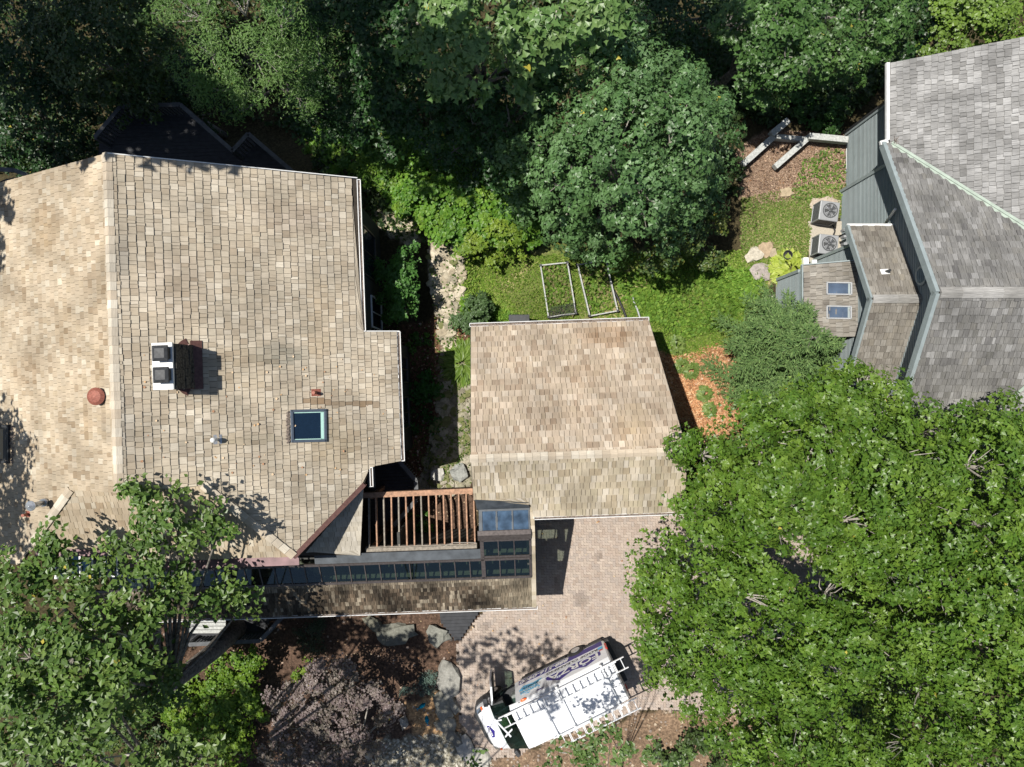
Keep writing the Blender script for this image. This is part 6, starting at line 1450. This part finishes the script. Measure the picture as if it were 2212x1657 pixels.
# --- grass and ground cover
def cover(name, label, polys, n, size, pal, shape, m, zoff=.03, up=.7, dens_noise=True, cat=None):
    PO = []
    for poly in polys:
        pa = np.array(poly); lo, hi = pa.min(0), pa.max(0); q = lo+rng.random((n*2, 2))*(hi-lo); q = q[inpoly(q, poly)]
        PO.append(q)
    q = np.concatenate(PO); 
    if dens_noise: q = q[rng.random(len(q)) < np.clip(.55+.6*nz(q[:, 0], q[:, 1], 1.7, 4.0), .12, 1)]
    k = len(q); z = tz(q[:, 0], q[:, 1])+zoff*rng.random(k); palc = np.array(pal); pn = (nz(q[:, 0], q[:, 1], .9, 9)*.25+1)[:, None]
    no = rng.normal(size=(k, 3))*.5+np.array([0, 0, up]); o = leaves(name, np.stack([q[:, 0], q[:, 1], z], 1), no, size*rng.uniform(.6, 1.4, k), palc[rng.integers(0, len(palc), k)]*rng.uniform(.8, 1.2, (k, 1))*pn, shape, m, None)
    tag(o, label, cat, kind='stuff'); return o
bedp = px2([(1000,555),(1660,540),(1650,720),(1560,745),(1480,790),(1400,735),(1060,715),(990,640)]); bedp2 = px2([(1600,430),(1740,400),(1840,400),(1835,470),(1750,480),(1740,570),(1600,590)])
cover('grass', 'green weedy lawn growing between the garage and the trees', [bedp], 80000, .085, [(.17, .27, .04), (.22, .32, .05), (.13, .22, .032), (.28, .32, .09)], 'kite', 'grass', cat='grass')
cover('grass', 'drier lawn by the condensers and the grey house', [bedp2], 26000, .08, [(.16, .25, .045), (.24, .27, .09), (.33, .30, .15), (.13, .22, .04)], 'kite', 'grass', cat='grass')
cover('clover', 'patches of broad leaved weeds in the lawn', [px2([(1330,590),(1660,580),(1600,700),(1480,730),(1400,690),(1340,640)]), px2([(1000,640),(1160,700),(1060,715),(1000,690)])], 7000, .13, [(.15, .27, .04), (.20, .31, .05), (.12, .22, .033)], 'round', 'grass', .1, cat='weeds')
wp_ = px2([(-600,-300),(1600,-300),(1600,200),(1600,420),(1100,560),(880,520),(660,400),(640,240),(380,180),(210,300),(-600,420)])
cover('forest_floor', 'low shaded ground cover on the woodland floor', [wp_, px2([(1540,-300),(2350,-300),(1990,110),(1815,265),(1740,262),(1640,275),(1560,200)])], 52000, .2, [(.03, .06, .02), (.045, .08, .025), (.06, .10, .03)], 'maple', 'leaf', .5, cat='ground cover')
cover('leaf_litter', 'dry fallen leaves scattered over the mulch and paving', [Z['mulch'], Z['mulch2'], Z['chip'], Z['straw']], 900, .075, [(.35, .22, .12), (.45, .33, .2), (.28, .15, .08), (.5, .38, .26)], 'kite', 'litter', .02, cat='leaves', dens_noise=False)
cover('weeds', 'scattered green weeds in the wood chips beside the grey wall', [px2([(1735,345),(1790,315),(1826,330),(1826,430),(1760,430),(1700,440),(1720,380)])], 900, .12, [(.15, .25, .05), (.20, .28, .07), (.11, .19, .04)], 'kite', 'grass', .1, cat='weeds')
cover('wood_chips', 'reddish wood chips spread above the condensers', [Z['chip']], 9000, .09, [(.30, .20, .14), (.38, .27, .19), (.22, .14, .10), (.46, .34, .25)], 'lance', 'litter', .03, cat='wood chips', dens_noise=False)
cover('pine_straw', 'orange pine needle mulch beside the garage', [Z['straw']], 14000, .14, [(.45, .23, .11), (.52, .30, .16), (.36, .17, .08), (.56, .38, .22)], 'lance', 'litter', .03, cat='pine straw', dens_noise=False)
cover('bed_weeds', 'leafy weeds filling the two timber framed garden beds', [px2([(1168,576),(1225,570),(1242,675),(1186,683)]), px2([(1248,575),(1306,566),(1331,670),(1275,680)])], 1500, .16, [(.16, .27, .04), (.22, .30, .07), (.12, .22, .035), (.28, .25, .12)], 'kite', 'grass', .16, cat='weeds')
cover('ledge_weeds', 'low weeds growing between the ledge stones', [Z['rockpath'], Z['rocktop'], Z['mulch2']], 2600, .10, [(.09, .16, .03), (.13, .20, .05), (.06, .11, .02)], 'kite', 'grass', .12, cat='weeds')
# leaves blown onto the roofs
q = []
for _ in range(150): q.append(pe(random.uniform(300, 850), random.uniform(760, 1040)) if random.random() < .6 else P(random.uniform(1010, 1450), random.uniform(1120, 1500), .07))
q = np.array([tuple(p) for p in q])+np.array([0, 0, .045]); tag(leaves('fallen_leaves', q, rng.normal(size=q.shape)*.2+np.array([0, 0, 1]), rng.uniform(.03, .085, len(q)), np.array([(.5, .33, .18), (.55, .42, .28), (.35, .2, .12)])[rng.integers(0, 3, len(q))], 'round', 'litter', None), 'small dry leaves scattered on the shake roof and the paving', 'leaves', kind='stuff')
print('tris', sum(sum(len(p.vertices)-2 for p in m.polygons) if len(m.polygons) < 2000 else len(m.polygons)*(len(m.polygons[0].vertices)-2) for m in bpy.data.meshes))
